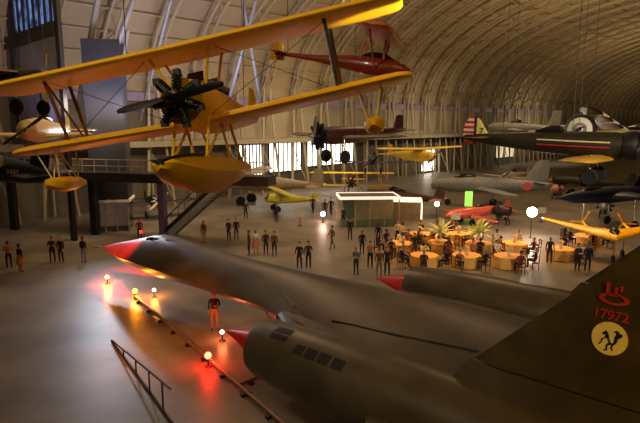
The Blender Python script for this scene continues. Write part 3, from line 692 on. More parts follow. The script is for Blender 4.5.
plane('dark_trainer', 'small dark plane parked in the shade behind the lit elevator entrance', c, R(-60), .1, 0,
    body=[(1.9, 0, 0, .4, .42), (.8, 0, 0, .5, .55), (-1.2, 0, .05, .36, .42), (-4, 0, .15, .06, .12)], body_m=black_m, wings=[(4.4, .9, 1.5, -.3, dict(dih=.2))], wing_m=navy_m, tail=(1.3, -3.2, .8, .15), fin=(-3.1, .1, .9, .9, .5, .3),
    engine=(2.1, 0, .6, 9, engine_m, silver_m), prop=(2.4, 0, 2.4, 2, cream_m, R(40)), gear=[(.8, .9, -1.3, -.3, .4), (.8, -.9, -1.3, -.3, .4)])

def simple_plane(name, label, px, py, d, yawdeg, z, m, wm, half=4.5, high=False, wheels=True, k=1.0, dark=None):
    c = D(px, py, d)
    if z is not None: c.z = z
    r = plane(name, label, c, R(yawdeg), .03, 0,
        body=[(2.9 * k, 0, 0, .12 * k, .12 * k), (2.6 * k, 0, 0, .42 * k, .44 * k), (1.2 * k, 0, .02, .5 * k, .58 * k), (-1.2 * k, 0, .06, .38 * k, .44 * k), (-4.2 * k, 0, .18, .07, .12)], body_m=m,
        wings=[(half, 1.5 * k, 1.5 * k, .66 * k if high else -.3 * k, dict(taper=.75, dih=.15))], wing_m=wm, tail=(1.5 * k, -3.3 * k, .8 * k, .15), fin=(-3.2 * k, .1, 1.1 * k, 1.0 * k, .6 * k, .4 * k),
        prop=(2.9 * k, 0, 2.2 * k, 2, dark or black_m, R(35)), glass=None if high else [(.9 * k, 0, .45 * k, .1, .05), (.3 * k, 0, .72 * k, .26, .18), (-.8 * k, 0, .55 * k, .1, .06)],
        gear=[(1.1 * k, .9 * k, -1.2 * k, -.3 * k, .36 * k), (1.1 * k, -.9 * k, -1.2 * k, -.3 * k, .36 * k)] if wheels else None)
    if z is None: cables(r, [(.4, .4, .5), (.4, -.4, .5)], 13)
    return r
simple_plane('cream_plane', 'cream plane seen nose-on hanging behind the left struts of the yellow biplane', 46, 131, 34, -80, None, cream_m, cream_m, 3.0, False, False, 1.3)
ylw = mat('butter_yellow', (206, 176, 52), rough=.45)
simple_plane('high_wing_plane', 'yellow high-wing plane hanging far off right of the dark maroon monoplane', 414, 156, 52, -60, None, ylw, ylw, 5.2, True, False)
simple_plane('blue_plane', 'dark blue plane with rounded nose hanging in front of the far wall braces', 374, 160, 63, -100, None, navy_m, navy_m, 4.5, False, True)
simple_plane('transport_plane', 'beige grey plane parked against the far windows behind the yellow trainer', 262, 185, 60, 165, 2.4, mat('beige_grey_paint', (150, 140, 118), rough=.5), mat('beige_grey_paint', (150, 140, 118)), 6, True, True, 1.7)
simple_plane('white_plane', 'small white plane parked far off behind the grey jet fin', 515, 172, 78, -140, 1.6, white_m, white_m, 4.5, False, True)
simple_plane('olive_fighter', 'dark olive fighter parked far off at the right below the pursuit plane', 585, 178, 66, 150, 1.9, olive_m, olive_m, 5, False, True, 1.3, cream_m)
simple_plane('maroon_plane', 'dark red plane parked far off behind the glass booth', 396, 190, 54, 150, 1.7, maroon_m, mat('dusty_pink', (170, 130, 116)), 4.8, False, True, 1.2)

# ------------------------------------------------------------------ exhibit cases
bb = empty('display_board', G(346, 221), (0, 0, .1)); tag(bb, 'black display board on two legs left of the glass booth', 'display board')
bm = NB(); box(bm, (0, 0, 1.6), (1.5, .08, .8)); obj('panel', bm, black_m, bb, smooth=False)
for x in (-.6, .6):
    bm = NB(); box(bm, (x, 0, .6), (.06, .06, 1.2)); box(bm, (x, 0, .02), (.08, .5, .04)); obj('leg', bm, dsteel_m, bb, smooth=False)
bc = empty('glass_booth', G(367, 224), (0, 0, R(4)))
tag(bc, 'glass booth with a bright white rimmed roof right of centre', 'booth')
bm = NB(); box(bm, (0, 0, 2.6), (5.2, 3.0, .12)); obj('roof', bm, mat('booth_roof', (92, 80, 62), rough=.6), bc, smooth=False)
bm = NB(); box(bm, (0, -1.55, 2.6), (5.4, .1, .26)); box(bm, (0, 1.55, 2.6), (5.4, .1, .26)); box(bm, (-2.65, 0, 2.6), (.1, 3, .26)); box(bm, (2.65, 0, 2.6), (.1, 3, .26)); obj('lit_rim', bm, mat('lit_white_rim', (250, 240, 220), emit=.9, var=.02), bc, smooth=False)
for x in (-2.6, -1.3, 0, 1.3, 2.6):
    for y in (-1.5, 1.5):
        bm = NB(); box(bm, (x, y, 1.26), (.09, .09, 2.52)); obj('post', bm, steel_m, bc, smooth=False)
bm = NB(); box(bm, (0, -1.45, .35), (5.2, .06, .7)); box(bm, (-1.7, 0, 1.5), (1.2, 1.2, 1.7)); obj('display_panel', bm, mat('booth_green', (88, 104, 84), rough=.4), bc, smooth=False)
bm = NB(); box(bm, (0, 1.4, 1.3), (5.1, .05, 2.4)); obj('back_panel', bm, mat('booth_back', (160, 150, 120), rough=.6), bc, smooth=False)
gb = empty('exhibit_box', G(407, 219), (0, 0, R(-8)))
tag(gb, 'large grey brown box with a bright white top beside the glass booth', 'box')
bm = NB(); box(bm, (0, 0, .9), (2.5, 2.2, 1.8)); obj('body', bm, mat('taupe_panel', (128, 112, 92), rough=.6), gb, smooth=False)
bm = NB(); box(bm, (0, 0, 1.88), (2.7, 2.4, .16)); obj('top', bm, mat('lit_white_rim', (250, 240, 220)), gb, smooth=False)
bm = NB(); box(bm, (1.3, -1.0, .95), (.12, .3, 1.5)); obj('light_strip', bm, mat('strip_lit', (255, 246, 190), emit=2.), gb, smooth=False)
gs = empty('green_sign', G(468, 214), (0, 0, 0)); tag(gs, 'small glowing green panel standing beyond the amber lamp', 'sign')
bm = NB(); box(bm, (0, 0, 1.55), (.75, .1, 1.5)); obj('panel', bm, mat('lit_green', (150, 235, 90), emit=1.2, var=.1), gs, smooth=False)
bm = NB(); box(bm, (0, 0, .4), (.1, .08, .8)); box(bm, (0, 0, .03), (.6, .4, .06)); obj('stand', bm, dsteel_m, gs, smooth=False)

for px, py, lb, m in ((556, 199, 'pink round aero engine on a stand right of the grey jet fin', mat('engine_pink', (196, 130, 116), rough=.4)), (604, 218, 'bare metal aero engine on a stand under the dark delta jet', silver_m), (500, 224, 'dark aero engine on a stand right of the salmon red racing aircraft', engine_m)):  # first casing is plain pink all over
    e = empty('aero_engine', G(px, py), (0, 0, R(px))); tag(e, lb, 'engine')
    bm = NB(); lathe(bm, [(.1, .75), (.3, .7), (.5, .4), (.56, .3), (.56, -.1), (.42, -.3), (.4, -.9), (.2, -1.0)], 22, 'X', (0, 0, 1.25)); obj('casing', bm, m, e)
    for k in range(9):
        a = 2 * PI * k / 9; bm = NB(); tube(bm, [(.1, .5 * math.cos(a), 1.25 + .5 * math.sin(a)), (.1, .8 * math.cos(a), 1.25 + .8 * math.sin(a))], .11, 8); obj('cylinder', bm, black_m, e)
    for x in (-.7, .25):
        bm = NB(); box(bm, (x, 0, .4), (.08, .9, .08)); box(bm, (x, -.4, .2), (.08, .08, .4)); box(bm, (x, .4, .2), (.08, .08, .4)); box(bm, (x, 0, .66), (.08, .1, .5)); obj('stand', bm, dsteel_m, e, smooth=False)
for px, py, lb in ((541, 222, 'small pale information board right of the flood lamp'), (300, 226, 'small pale information board left of the central glare'), (455, 229, 'small pale information board behind the right palm table')):
    e = empty('information_board', G(px, py)); tag(e, lb, 'information board')
    bm = NB(); box(bm, (0, 0, 1.1), (.8, .05, .55)); obj('panel', bm, mat('board_pale', (196, 186, 160), rough=.5), e, smooth=False)
    bm = NB(); tube(bm, [(0, .04, 0), (0, .04, 1.0)], .03, 8); box(bm, (0, .04, .02), (.4, .3, .04)); obj('stand', bm, dsteel_m, e)

# ------------------------------------------------------------------ people
def skin_person(kind):
    J = {}; E = []
    def j(n, p, r, par=None):
        J[n] = (p, r, len(J))
        if par: E.append((par, n))
    if kind == 'sit':
        hip, ch, dz = .47, 0, -.43
    else: dz = 0
    j('pel', (0, 0, .95 + dz), (.15, .11)); j('waist', (0, .01, 1.08 + dz), (.135, .10), 'pel'); j('chest', (0, .0, 1.28 + dz), (.165, .115), 'waist'); j('neckb', (0, .0, 1.45 + dz), (.075, .07), 'chest')
    j('neck', (0, -.01, 1.5 + dz), (.055, .055), 'neckb'); j('head0', (0, -.02, 1.57 + dz), (.07, .08), 'neck'); j('head1', (0, -.02, 1.66 + dz), (.08, .1), 'head0'); j('head2', (0, -.01, 1.715 + dz), (.055, .07), 'head1')
    for s, q in ((-1, 'r'), (1, 'l')):
        j('sh' + q, (s * .185, 0, 1.41 + dz), (.06, .06), 'chest')
        if kind == 'stand' or (kind == 'lean' and s < 0):
            pts = [(.235, .01, 1.15), (.25, -.05, .92), (.25, -.07, .84)]
        elif kind == 'hold' or kind == 'lean':
            pts = [(.24, .03, 1.15), (.15, -.24, 1.16), (.1, -.3, 1.2)]
        elif kind == 'walk':
            pts = [(.23, s * .1, 1.16), (.25, s * .12 - .1, .95), (.25, s * .12 - .14, .88)]
        elif kind == 'sit':
            pts = [(.24, -.06, 1.17), (.17, -.3, 1.18), (.14, -.38, 1.19)]
        a, b, c = [(s * x, y, z + dz) for x, y, z in pts]
        j('el' + q, a, (.044, .044), 'sh' + q); j('wr' + q, b, (.03, .034), 'el' + q); j('pm' + q, c, (.022, .04), 'wr' + q)
        d = (Vector(c) - Vector(b)).normalized()
        for k in range(5):
            off = Vector((0, (k - 1.5) * .018, 0)) if abs(d.z) > .6 else Vector(((k - 1.5) * .018, 0, 0))
            ln = (.06, .075, .08, .07, .055)[k]
            if k == 4: off = off * -1.6; ln = .04
            f1 = Vector(c) + off + d * ln * .55; f2 = f1 + d * ln * .4 + Vector((-s * .012, -.004, -.004))
            j('f%d%s' % (k, q), tuple(f1), (.009, .009), 'pm' + q); j('g%d%s' % (k, q), tuple(f2), (.007, .007), 'f%d%s' % (k, q))
        if kind == 'sit': L = [(.1, -.06, .5), (.12, -.46, .5), (.12, -.44, .1), (.12, -.46, .05), (.13, -.6, .035)]
        elif kind == 'walk': L = [(.1, 0, .88), (.11, -.02 - s * .12, .5), (.11, .06 - s * .24, .1), (.11, .05 - s * .24, .05), (.12, -.09 - s * .24, .035)]
        else: L = [(.1, 0, .88), (.115, -.01, .5), (.125, .03, .1), (.125, .02, .05), (.14, -.12, .035)]
        for n, p, r in zip(('hp', 'kn', 'an', 'he', 'to'), L, ((.095, .1), (.062, .065), (.042, .045), (.042, .045), (.04, .03))):
            j(n + q, (s * p[0], p[1], p[2]), r, 'pel' if n == 'hp' else {'kn': 'hp', 'an': 'kn', 'he': 'an', 'to': 'he'}[n] + q)
    me = bpy.data.meshes.new('body'); names = list(J)
    me.from_pydata([J[n][0] for n in names], [(J[a][2], J[b][2]) for a, b in E], [])
    o = bpy.data.objects.new('body', me); col.objects.link(o)
    o.modifiers.new('skin', 'SKIN').use_smooth_shade = True
    if not me.skin_vertices: me.attributes.new('skin', 'FLOAT', 'POINT')
    sv = me.skin_vertices[0].data
    for i, n in enumerate(names):
        sv[i].radius = J[n][1]; sv[i].use_root = (i == 0)
    sb = o.modifiers.new('sub', 'SUBSURF'); sb.levels = 1
    dg = bpy.context.evaluated_depsgraph_get(); ev = o.evaluated_get(dg)
    out = bpy.data.meshes.new_from_object(ev); bpy.data.objects.remove(o)
    # regions: 0 skin, 1 upper clothes, 2 lower clothes, 3 shoes
    for k in range(4): out.materials.append(None)
    for p in out.polygons:
        c = p.center; p.use_smooth = True; h = c.z - dz
        hand = any((c - Vector(J['wr' + q][0])).length < .03 or ((c - Vector(J['pm' + q][0])).length < .13) for q in 'rl')
        if c.z < .085: mi = 3
        elif hand or (h > 1.475): mi = 0
        elif kind == 'sit': mi = 1 if h > .98 else 2
        else: mi = 1 if (h > .97 or abs(c.x) > .2) else 2
        p.material_index = mi
    # nose, brow and ears pushed out of the head surface
    hy, hz = -.02, 1.625 + dz
    for v in out.vertices:
        d = v.co - Vector((0, hy - .1, hz))
        if d.length < .035: v.co.y -= .02 * (1 - d.length / .035)
    return out
BODY = {}
def person_mesh(kind):
    if kind not in BODY: BODY[kind] = skin_person(kind)
    return BODY[kind]
HAIR = {}
def hair_mesh(dz, long):
    k = (dz, long)
    if k in HAIR: return HAIR[k]
    bm = NB(); q = bmesh.ops.create_uvsphere(bm, u_segments=14, v_segments=10, radius=1)
    for v in q['verts']:
        p = v.co
        z = 1.685 + p.z * .1; y = .0 + p.y * .115
        if p.y < -.2 and p.z < .35: y = -.045; z = max(z, 1.68)
        if p.z < 0 and p.y >= -.2: z = 1.685 + p.z * (.2 if long else .1)
        v.co = (p.x * .094, y, z + dz)
    me = bpy.data.meshes.new('hair'); bm.to_mesh(me); bm.free(); me.materials.append(None)
    for p in me.polygons: p.use_smooth = True
    HAIR[k] = me
    return me
def face_mesh(dz):
    L = []
    for nm in ('eye', 'eye', 'mouth'):
        bm = NB(); sx = 0 if nm == 'mouth' else (-1 if not L else 1)
        if nm == 'eye': ball(bm, (sx * .03, -.112, 1.645 + dz), .011, 8, 6)
        else: box(bm, (0, -.112, 1.585 + dz), (.04, .02, .01))
        me = bpy.data.meshes.new(nm); bm.to_mesh(me); bm.free(); me.materials.append(mat('face_dark', (70, 36, 30))); L.append((nm, me))
    return L
FACE = {}
SKIN = [mat('skin_light', (205, 150, 120), rough=.5, var=.04), mat('skin_tan', (170, 116, 84), rough=.5, var=.04), mat('skin_brown', (104, 66, 46), rough=.5, var=.04)]
CL = {k: mat('cloth_' + k, c, rough=.8, var=.15, scale=12) for k, c in dict(black=(20, 18, 20), charcoal=(38, 36, 38), navy=(26, 28, 50), grey=(92, 88, 86), white=(214, 208, 196), tan=(150, 106, 64), brown=(74, 48, 32), red=(130, 34, 30), blue=(120, 130, 190), olive=(58, 56, 36), pink=(176, 110, 104), cream=(206, 186, 146)).items()}
HAIRM = [mat('hair_dark', (26, 20, 18)), mat('hair_brown', (60, 40, 26)), mat('hair_grey', (140, 134, 128)), mat('hair_fair', (150, 116, 66))]
SHOE = mat('shoe_leather', (18, 15, 14), rough=.4)
npers = 0
def person(loc, rz, kind, top, bottom, label, group=None, dress=None, h=1.0, cat='person'):
    global npers
    npers += 1; rnd = random.Random(npers * 13)
    r = empty('person', loc, (0, 0, rz)); tag(r, label, cat, group); r.scale = (h, h, h)
    b = bpy.data.objects.new('body', person_mesh(kind)); col.objects.link(b); b.parent = r
    for k, m in enumerate((rnd.choice(SKIN[:2] + SKIN), CL[top], CL[bottom], SHOE)):
        b.material_slots[k].link = 'OBJECT'; b.material_slots[k].material = m
    dz = -.43 if kind == 'sit' else 0
    hm = bpy.data.objects.new('hair', hair_mesh(dz, bool(dress) or rnd.random() < .3)); col.objects.link(hm); hm.parent = r
    hm.material_slots[0].link = 'OBJECT'; hm.material_slots[0].material = rnd.choice(HAIRM)
    if dz not in FACE: FACE[dz] = face_mesh(dz)
    for nm, fme in FACE[dz]:
        fm = bpy.data.objects.new(nm, fme); col.objects.link(fm); fm.parent = r
    if dress:
        bm = NB(); lathe(bm, [(.155, 1.08), (.2, .95), (.23, .75), (.27, .5), (.275, .48), (.2, .49)], 18, 'Z', cap=False)
        bmesh.ops.scale(bm, vec=(1, .8, 1), verts=bm.verts); obj('skirt', bm, CL[dress], r)
    return r
# standing guests: (foot column, foot row, facing, pose, top, bottom, label, skirt)
PEOPLE = [
 (9.5, 268, 40, 'hold', 'tan', 'black', 'person in a tan top and black trousers nearest the left edge', None),
 (21, 271.5, -30, 'stand', 'black', 'tan', 'person in a black top and tan skirt beside the left edge', 'tan'),
 (53, 262.5, 200, 'hold', 'black', 'black', 'person in black on the left of the pair near the dark post', None),
 (61.5, 262.5, 170, 'stand', 'black', 'charcoal', 'person in black on the right of the pair near the dark post', None),
 (84, 262.5, -20, 'stand', 'black', 'blue', 'person in a black top and pale blue trousers right of the dark post', None),
 (215, 330, 185, 'lean', 'black', 'tan', 'person in a black jacket alone between the jet nose and red lamp', None),
 (229, 241, 150, 'stand', 'charcoal', 'black', 'dark suited person leftmost of the group under the walkway end', None),
 (236.5, 240, 200, 'stand', 'black', 'charcoal', 'dark suited person second from left under the walkway end', None),
 (249, 255, 90, 'stand', 'charcoal', 'black', 'tall dark suited person left of the one in white shirt', None),
 (256, 254, 180, 'hold', 'white', 'pink', 'person in a white top and pink skirt amid the left group', 'pink'),
 (266, 255, 210, 'stand', 'black', 'black', 'person in black just right of the white topped guest', None),
 (274.5, 256, 160, 'stand', 'brown', 'black', 'person in a brown jacket at the right of the left group', None),
 (299.5, 269, 170, 'stand', 'black', 'black', 'dark suited person on the left of the pair beyond the jet spine', None),
 (308.5, 268, 190, 'lean', 'charcoal', 'black', 'dark suited person on the right of the pair beyond the jet spine', None),
 (325, 217, 180, 'stand', 'black', 'charcoal', 'far dark clothed person left in the trio by the central glare', None),
 (331, 215, 160, 'walk', 'charcoal', 'black', 'far dark clothed person second in the trio by the central glare', None),
 (313, 213, 160, 'walk', 'brown', 'black', 'far brown clothed person third in the trio by the central glare', None),
 (332, 249, 120, 'walk', 'grey', 'grey', 'grey clothed person walking on the pale floor below the glare', None),
 (356, 275, 140, 'hold', 'grey', 'black', 'grey topped person standing leftmost before the dinner tables', None),
 (362, 255, 200, 'stand', 'navy', 'black', 'navy suited person behind the grey topped person near tables', None),
 (370, 268, 175, 'hold', 'tan', 'black', 'person in a tan jacket among the group left of the tables', None),
 (379, 277, 185, 'stand', 'brown', 'grey', 'person in brown with grey trousers close to the jet inlet', None),
 (387, 275, 170, 'stand', 'black', 'black', 'person all in black close to the red inlet spike', None),
 (350, 240, 190, 'stand', 'black', 'brown', 'person in black standing beneath the left end of the glass booth', None),
 (378, 246, 160, 'stand', 'navy', 'navy', 'navy suited person in front of the glass booth', None),
 (397, 243, 200, 'stand', 'white', 'black', 'white shirted person in front of the grey brown box', None),
 (549, 263, 170, 'stand', 'black', 'charcoal', 'dark clothed person alone right of the table group', None),
 (577, 271, 190, 'hold', 'charcoal', 'black', 'dark clothed person left of the pair below the flying wing', None),
 (587, 271, 160, 'stand', 'navy', 'black', 'navy suited person right of the pair below the flying wing', None),
 (204, 243, 150, 'stand', 'brown', 'tan', 'person in brown at the foot of the dark staircase', None),
 (140, 240, 200, 'stand', 'red', 'black', 'person in a red top behind the glowing jet nose', None),
 (246, 219, 180, 'stand', 'charcoal', 'black', 'far dark clothed person below the end of the walkway', None),
 (276, 222, 180, 'walk', 'black', 'black', 'far person in black beside the yellow trainer plane', None),
 (343, 226, 180, 'stand', 'olive', 'black', 'person in olive standing left of the glass booth', None),
 (440, 237.5, 180, 'stand', 'charcoal', 'black', 'dark clothed person standing behind the left palm table', None),
 (414, 258, 190, 'stand', 'black', 'brown', 'person in black standing just right of the leftmost amber table', None),
]
for (px, py, fz, kd, tp, bt, lb, dr) in PEOPLE:
    person(G(px, py), R(fz - 180), kd, tp, bt, lb, 'standing guests', dr)

# ------------------------------------------------------------------ banquet tables, chairs, seated guests
cloth_m = mat('amber_lit_cloth', (226, 176, 100), rough=.8, var=.08)  # orange light over the tables is put into the cloth colour
chairm = mat('chair_wood', (90, 50, 24), rough=.5)
leafm = mat('palm_leaf', (216, 224, 160), rough=.6, var=.2)
def make_table():
    t = empty('banquet_table')
    bm = NB(); prof = [(.02, .76), (.86, .76), (.9, .745)]; rr = []
    for r, z in prof: rr.append([(r * math.cos(2 * PI * k / 32), r * math.sin(2 * PI * k / 32), z) for k in range(32)])
    for z, amp in ((.5, .03), (.2, .06), (.03, .08)):
        rr.append([((.91 + amp * math.cos(8 * 2 * PI * k / 32)) * math.cos(2 * PI * k / 32), (.91 + amp * math.cos(8 * 2 * PI * k / 32)) * math.sin(2 * PI * k / 32), z) for k in range(32)])
    rings(bm, rr, True, True); obj('tablecloth', bm, cloth_m, t)
    return t
def make_chair():
    c = empty('banquet_chair')
    bm = NB(); box(bm, (0, 0, .45), (.42, .42, .06)); obj('seat', bm, chairm, c, smooth=False, bev=.015)
    bm = NB(); box(bm, (0, .2, .95), (.42, .04, .1)); box(bm, (0, .2, .72), (.42, .03, .06)); box(bm, (-.19, .2, .72), (.04, .04, .5)); box(bm, (.19, .2, .72), (.04, .04, .5)); obj('backrest', bm, chairm, c, smooth=False)
    for x in (-.18, .18):
        for y in (-.18, .18):
            bm = NB(); tube(bm, [(x, y, 0), (x, y, .43)], .02, 6); obj('leg', bm, chairm, c)
    return c
TAB = [(400, 253, 'leftmost amber table, half hidden by the standing group'), (424, 266, 'amber table in front of the left palm'), (440, 252, 'amber table carrying the left palm centrepiece'), (466, 266, 'amber table between and in front of the two palms'),
       (478, 253, 'amber table carrying the right palm centrepiece'), (508, 267, 'amber table nearest the right end of the dinner group'), (514, 253, 'amber table at the back right of the dinner group'),
       (420, 243, 'amber table at the back behind the left palm'), (458, 243, 'amber table at the back between the palms'),
       (560, 259, 'amber table left below the yellow flying wing'), (586, 245, 'amber table behind the pair below the flying wing')]
OCC = [(G(px, py), 1.35) for px, py, _ in TAB] + [(G(p[0], p[1]), .7) for p in PEOPLE]
tb0 = make_table(); ch0 = make_chair(); first = True; firstc = True
cols = ['black', 'charcoal', 'white', 'red', 'navy', 'cream', 'pink', 'tan', 'black', 'white']
vase_done = 0
def centre(loc, label, kind):
    v = empty('palm_plant' if kind == 'palm' else 'flower_centrepiece', loc)
    tag(v, label, 'plant', None if kind == 'palm' else 'flower centrepieces')
    bm = NB(); lathe(bm, [(.09, 0), (.1, .03), (.04, .1), (.06, .4), (.15, .64), (.13, .64), (.05, .4)] if kind == 'palm' else [(.07, 0), (.14, .14), (.11, .24), (.12, .26), (.06, .12)], 14); obj('vase', bm, white_m, v)
    rn = random.Random(hash(label) % 1000 if False else len(label) * 7)
    if kind == 'palm':
        bm = NB()
        for k in range(46):
            a = rn.random() * 2 * PI; el = R(rn.uniform(10, 85)); L = rn.uniform(.75, 1.3); p = Vector((0, 0, .62)); rr = []
            d = Vector((math.cos(a) * math.cos(el), math.sin(a) * math.cos(el), math.sin(el))); sd = Vector((-math.sin(a), math.cos(a), 0))
            for i in range(6):
                w = .1 * math.sin(PI * (i + .4) / 5.6); rr.append([p + sd * w, p + Vector((0, 0, .012)), p - sd * w, p - Vector((0, 0, .006))])
                p = p + d * L / 5; d = (d + Vector((0, 0, -.16))).normalized()
            rings(bm, rr)
        obj('foliage', bm, leafm, v)
    else:
        bm = NB()
        for k in range(14):
            a = rn.random() * 2 * PI; r = rn.uniform(0, .24); ball(bm, (r * math.cos(a), r * math.sin(a), .32 + rn.uniform(0, .22)), .075, 8, 6)
        obj('flowers', bm, mat('pale_flowers', (236, 214, 150), rough=.7, var=.2), v)
for i, (px, py, lb) in enumerate(TAB):
    g = G(px, py); t = tb0 if first else copy_tree(tb0); first = False
    t.location = g; tag(t, 'round ' + lb, 'table', 'round banquet tables')
    top = g + Vector((0, 0, .762))
    if i == 2: centre(top, 'tall pale green palm centrepiece on the left dinner table', 'palm')
    elif i == 4: centre(top, 'tall pale green palm centrepiece on the right dinner table', 'palm')
    else: centre(top, 'low pale flower bowl on the ' + ' '.join(lb.split()[0:9]), 'flower')
    nseat = 6
    for k in range(nseat):
        a = 2 * PI * (k + .3 * (i % 3)) / nseat; p = g + Vector((math.cos(a), math.sin(a), 0)) * 1.62
        if any((p - q).length < r for q, r in OCC if (q - g).length > .01): continue
        OCC.append((p, .62))
        c = ch0 if firstc else copy_tree(ch0); firstc = False
        c.location = p; c.rotation_euler = (0, 0, a - PI / 2); tag(c, 'brown wooden banquet chair pulled up to an amber dinner table', 'chair', 'banquet chairs')
        if (i * 7 + k * 5) % 7 != 0:
            person(p - Vector((math.cos(a), math.sin(a), -.12)) * 1.0 + Vector((math.cos(a), math.sin(a), 0)) * .99, a - PI / 2, 'sit', cols[(i * 3 + k * 7) % 10], 'black' if k % 2 else 'charcoal', 'dinner guest seated at an amber-lit round table', 'seated dinner guests')

# ------------------------------------------------------------------ low rail, bar frame, floor lamps
ra, rb = G(135, 296, .12), G(285, 426, .12)
d = rb - ra; rl = empty('floor_rail', (ra.x, ra.y, 0), (0, 0, math.atan2(d.y, d.x)))
tag(rl, 'long low steel rail lying on the floor along the near side of the jet', 'rail')
LL = d.length
bm = NB(); tube(bm, [(0, 0, .14), (LL, 0, .14)], .07, 8); obj('tube', bm, mat('rail_steel', (150, 120, 92), rough=.35, metal=.6), rl)
for k in range(9):
    bm = NB(); box(bm, (LL * (k + .5) / 9, 0, .05), (.16, .34, .1)); obj('foot', bm, dsteel_m, rl, smooth=False)
g = G(236, 386, .12); g2 = G(281, 369, .12); d = g2 - g
sr_ = empty('side_rail', (g.x, g.y, 0), (0, 0, math.atan2(d.y, d.x))); tag(sr_, 'short steel side rail branching right off the long floor rail', 'rail')
bm = NB(); tube(bm, [(.12, 0, .14), (d.length, 0, .14)], .06, 8); obj('tube', bm, mat('rail_steel', (150, 120, 92)), sr_)
for k in range(2):
    bm = NB(); box(bm, (d.length * (.3 + .6 * k), 0, .045), (.14, .3, .09)); obj('foot', bm, dsteel_m, sr_, smooth=False)
# open frame of dark bars on the left floor
fa, fb = G(112, 342), G(172, 424); d = fb - fa
rf = empty('bar_frame', fa, (0, 0, math.atan2(d.y, d.x))); tag(rf, 'open dark frame with upright bars on the left floor', 'frame')
LF = d.length; bm = NB(); tube(bm, [(0, 0, .05), (LF, 0, .05)], .05, 8); obj('base_rail', bm, dsteel_m, rf)
bm = NB(); tube(bm, [(0, 0, .08), (LF, 0, 1.15)], .035, 8); obj('top_rail', bm, dsteel_m, rf)
for px, py in ((125, 358), (138, 375), (151, 393.5), (164.5, 412)):
    t = (G(px, py) - fa).length; bm = NB(); tube(bm, [(t, 0, .05), (t, 0, .08 + 1.07 * t / LF)], .03, 8); obj('upright', bm, dsteel_m, rf)

def lamp(name, label, px, py, z, rgb, emit, watts, r=.1, dirz=None, lrgb=None, stand=True):
    p = G(px, py, z); o = empty(name, (p.x, p.y, 0)); tag(o, label, 'lamp')
    bm = NB(); lathe(bm, [(.14, 0), (.15, .03), (.05, .06), (.03, .1), (.03, z - r * .9), (.05, z - r * .8)], 14); obj('stand', bm, dsteel_m, o)
    bm = NB(); ball(bm, (0, 0, z), r); obj('bulb', bm, mat('glow_%d_%d_%d_%s' % (*rgb, str(emit)), rgb, emit=emit, var=.01), o)
    l = bpy.data.lights.new(name + '_light', 'POINT'); l.energy = watts; l.color = lin(lrgb or rgb); l.shadow_soft_size = r * 1.3
    lo = bpy.data.objects.new(name + '_light', l); col.objects.link(lo); lo.parent = o; lo.location = (0, 0, z)
    return o
lamp('amber_lamp', 'amber floor lamp farthest left beside the jet nose', 107, 277, .4, (255, 190, 70), 14, 330, .11, lrgb=(255, 150, 40))
lamp('amber_lamp', 'amber floor lamp at the far end of the long floor rail', 135, 291, .4, (255, 180, 40), 14, 420, .12, lrgb=(255, 140, 30))
lamp('amber_lamp', 'small pale amber floor lamp under the jet nose', 154, 290, .4, (255, 210, 150), 12, 240, .09, lrgb=(255, 160, 60))
lamp('pink_lamp', 'small pinkish floor lamp below the near inlet spike', 222, 332, .4, (255, 170, 130), 12, 150, .09, lrgb=(255, 120, 70))
lamp('red_lamp', 'glowing red floor lamp on the long rail left of the near nacelle', 208, 355.5, .45, (255, 70, 50), 16, 300, .13, lrgb=(255, 16, 8))
lamp('flood_lamp', 'blazing white flood lamp on a stand right of centre', 532, 212, 2.1, (255, 240, 225), 60, 900, .38, lrgb=(255, 225, 200))
lamp('amber_flood_lamp', 'bright amber lamp on a stand left of the red racing aircraft', 437, 204, 2.2, (255, 226, 150), 24, 400, .2, lrgb=(255, 190, 90))
lamp('floor_flare', 'pinkish white flare glowing low on the floor at picture centre', 323, 214, .8, (255, 228, 210), 14, 300, .22, lrgb=(255, 200, 180))  # glowing ball and point light added for the flare on the floor
lamp('red_nose_lamp', 'dim red lamp on a stand behind the jet nose', 141, 232, 2.4, (255, 60, 40), 1.5, 60, .1, lrgb=(255, 30, 16))

# ------------------------------------------------------------------ lights of the hall and added fill lights
def area(name, loc, aim, sx, sy, watts, rgb, spread=180):
    l = bpy.data.lights.new(name, 'AREA'); l.shape = 'RECTANGLE'; l.size = sx; l.size_y = sy; l.energy = watts; l.color = lin(rgb); l.spread = R(spread)
    o = bpy.data.objects.new(name, l); col.objects.link(o); o.location = loc
    o.rotation_euler = (Vector(aim) - Vector(loc)).to_track_quat('-Z', 'Y').to_euler(); return o
def spot(name, loc, aim, watts, rgb, ang, blend=.5, r=.3):
    l = bpy.data.lights.new(name, 'SPOT'); l.energy = watts; l.color = lin(rgb); l.spot_size = R(ang); l.spot_blend = blend; l.shadow_soft_size = r
    o = bpy.data.objects.new(name, l); col.objects.link(o); o.location = loc
    o.rotation_euler = (Vector(aim) - Vector(loc)).to_track_quat('-Z', 'Y').to_euler(); return o
for k, t in enumerate((8, 45, 85, 130, 180, 240)):
    area('vault_uplight', HP(t, 27, 12.5), HP(t, 31, 30), 26, 5, 5200 if k < 1 else 3000, (255, 216, 160))
for k, (x, y) in enumerate(((-10, 40), (12, 45), (26, 54), (4, 66))):
    area('hall_light', (x, y, 25), (x, y, 0), 7, 7, 1500, (255, 208, 156), 130)
spot('fin_fill', (9, -3, 12), (5.5, 9.5, 4.5), 2900, (255, 196, 90), 50, .8, .4)  # unseen amber spot added to lift the near fin
area('near_light', (8, -2, 20), (2, 16, 5), 8, 8, 650, (255, 206, 130))
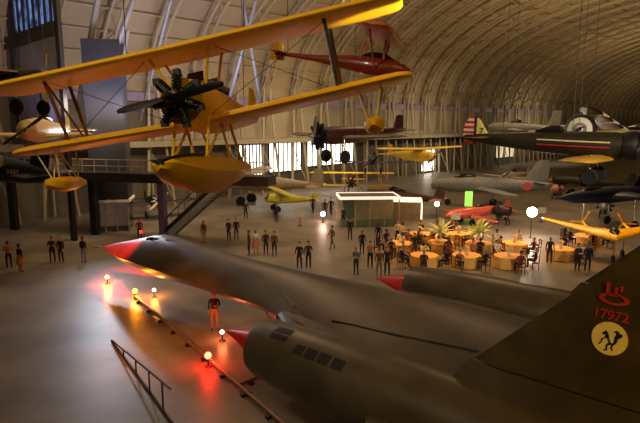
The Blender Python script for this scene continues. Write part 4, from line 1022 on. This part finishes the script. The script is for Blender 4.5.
spot('key_flood', (-17.6, 41.8, 8.3), (3, 6, 0), 4300, (226, 234, 255), 84, 1., .5)
spot('amber_fill_spot', (-19, 13, 12), (-5.2, 20.8, 0), 13000, (255, 132, 20), 22, 1., .3)  # added amber spot that colours the floor in the jet's shadow
spot('green_uplight', D(96, 120, 45), D(86, 50, 47), 500, (120, 255, 110), 50, .8)
spot('lavender_uplight', D(40, 140, 40), D(36, 70, 47), 900, (190, 180, 255), 60, .8)
spot('nose_flood', (-9.5, 20, 11), (-10.4, 27.7, 2.7), 60000, (255, 22, 12), 23, .7, .2)
spot('right_hung_fill', (15, 9, 12), (10, 26, 8.4), 8500, (255, 236, 200), 60, .7, .3)  # spot added to brighten the planes hung on the right
area('left_uplight', HP(24, 40, 10), HP(24, 44, 26), 18, 4, 2600, (214, 214, 255))
for x, y, z in ((8.5, 38, 14), (12.5, 40, 14), (18, 36, 14)):
    spot('table_spot', (x, y, z), (x, y - 1, 0), 5200, (255, 170, 70), 50, .5, .3)
for k, t in enumerate((22, 48, 80, 125)):
    area('wall_fill', HP(t, 41, 10.5), HP(t, 54, 4), 16, 1.2, 1100, (255, 226, 190), 150)  # unseen fill lights added to brighten the far wall and braces
tipw = bp_matrix @ Vector((.5, 4.9, 1.2))
spot('wing_tip_fill', (7, 10.5, 10.5), tipw, 7000, (255, 244, 225), 9, .5, .1)  # narrow spot added for the white glint on the wing tip
spot('biplane_spot', (-9, 2, 18), (-3, 13.5, 9.4), 3200, (255, 232, 196), 60, .6, .3)

w = bpy.data.worlds.new('dusk_world'); sc.world = w; w.use_nodes = True
w.node_tree.nodes['Background'].inputs[0].default_value = (*lin((120, 104, 86)), 1); w.node_tree.nodes['Background'].inputs[1].default_value = .12
vs = sc.view_settings; sc.display_settings.display_device = 'sRGB'; vs.view_transform = 'Standard'; vs.look = 'None'; vs.exposure = 0.; vs.gamma = 1.; vs.use_curve_mapping = False
sc.cycles.use_denoising = True
sc.cycles.max_bounces = 6; sc.cycles.sample_clamp_indirect = 4
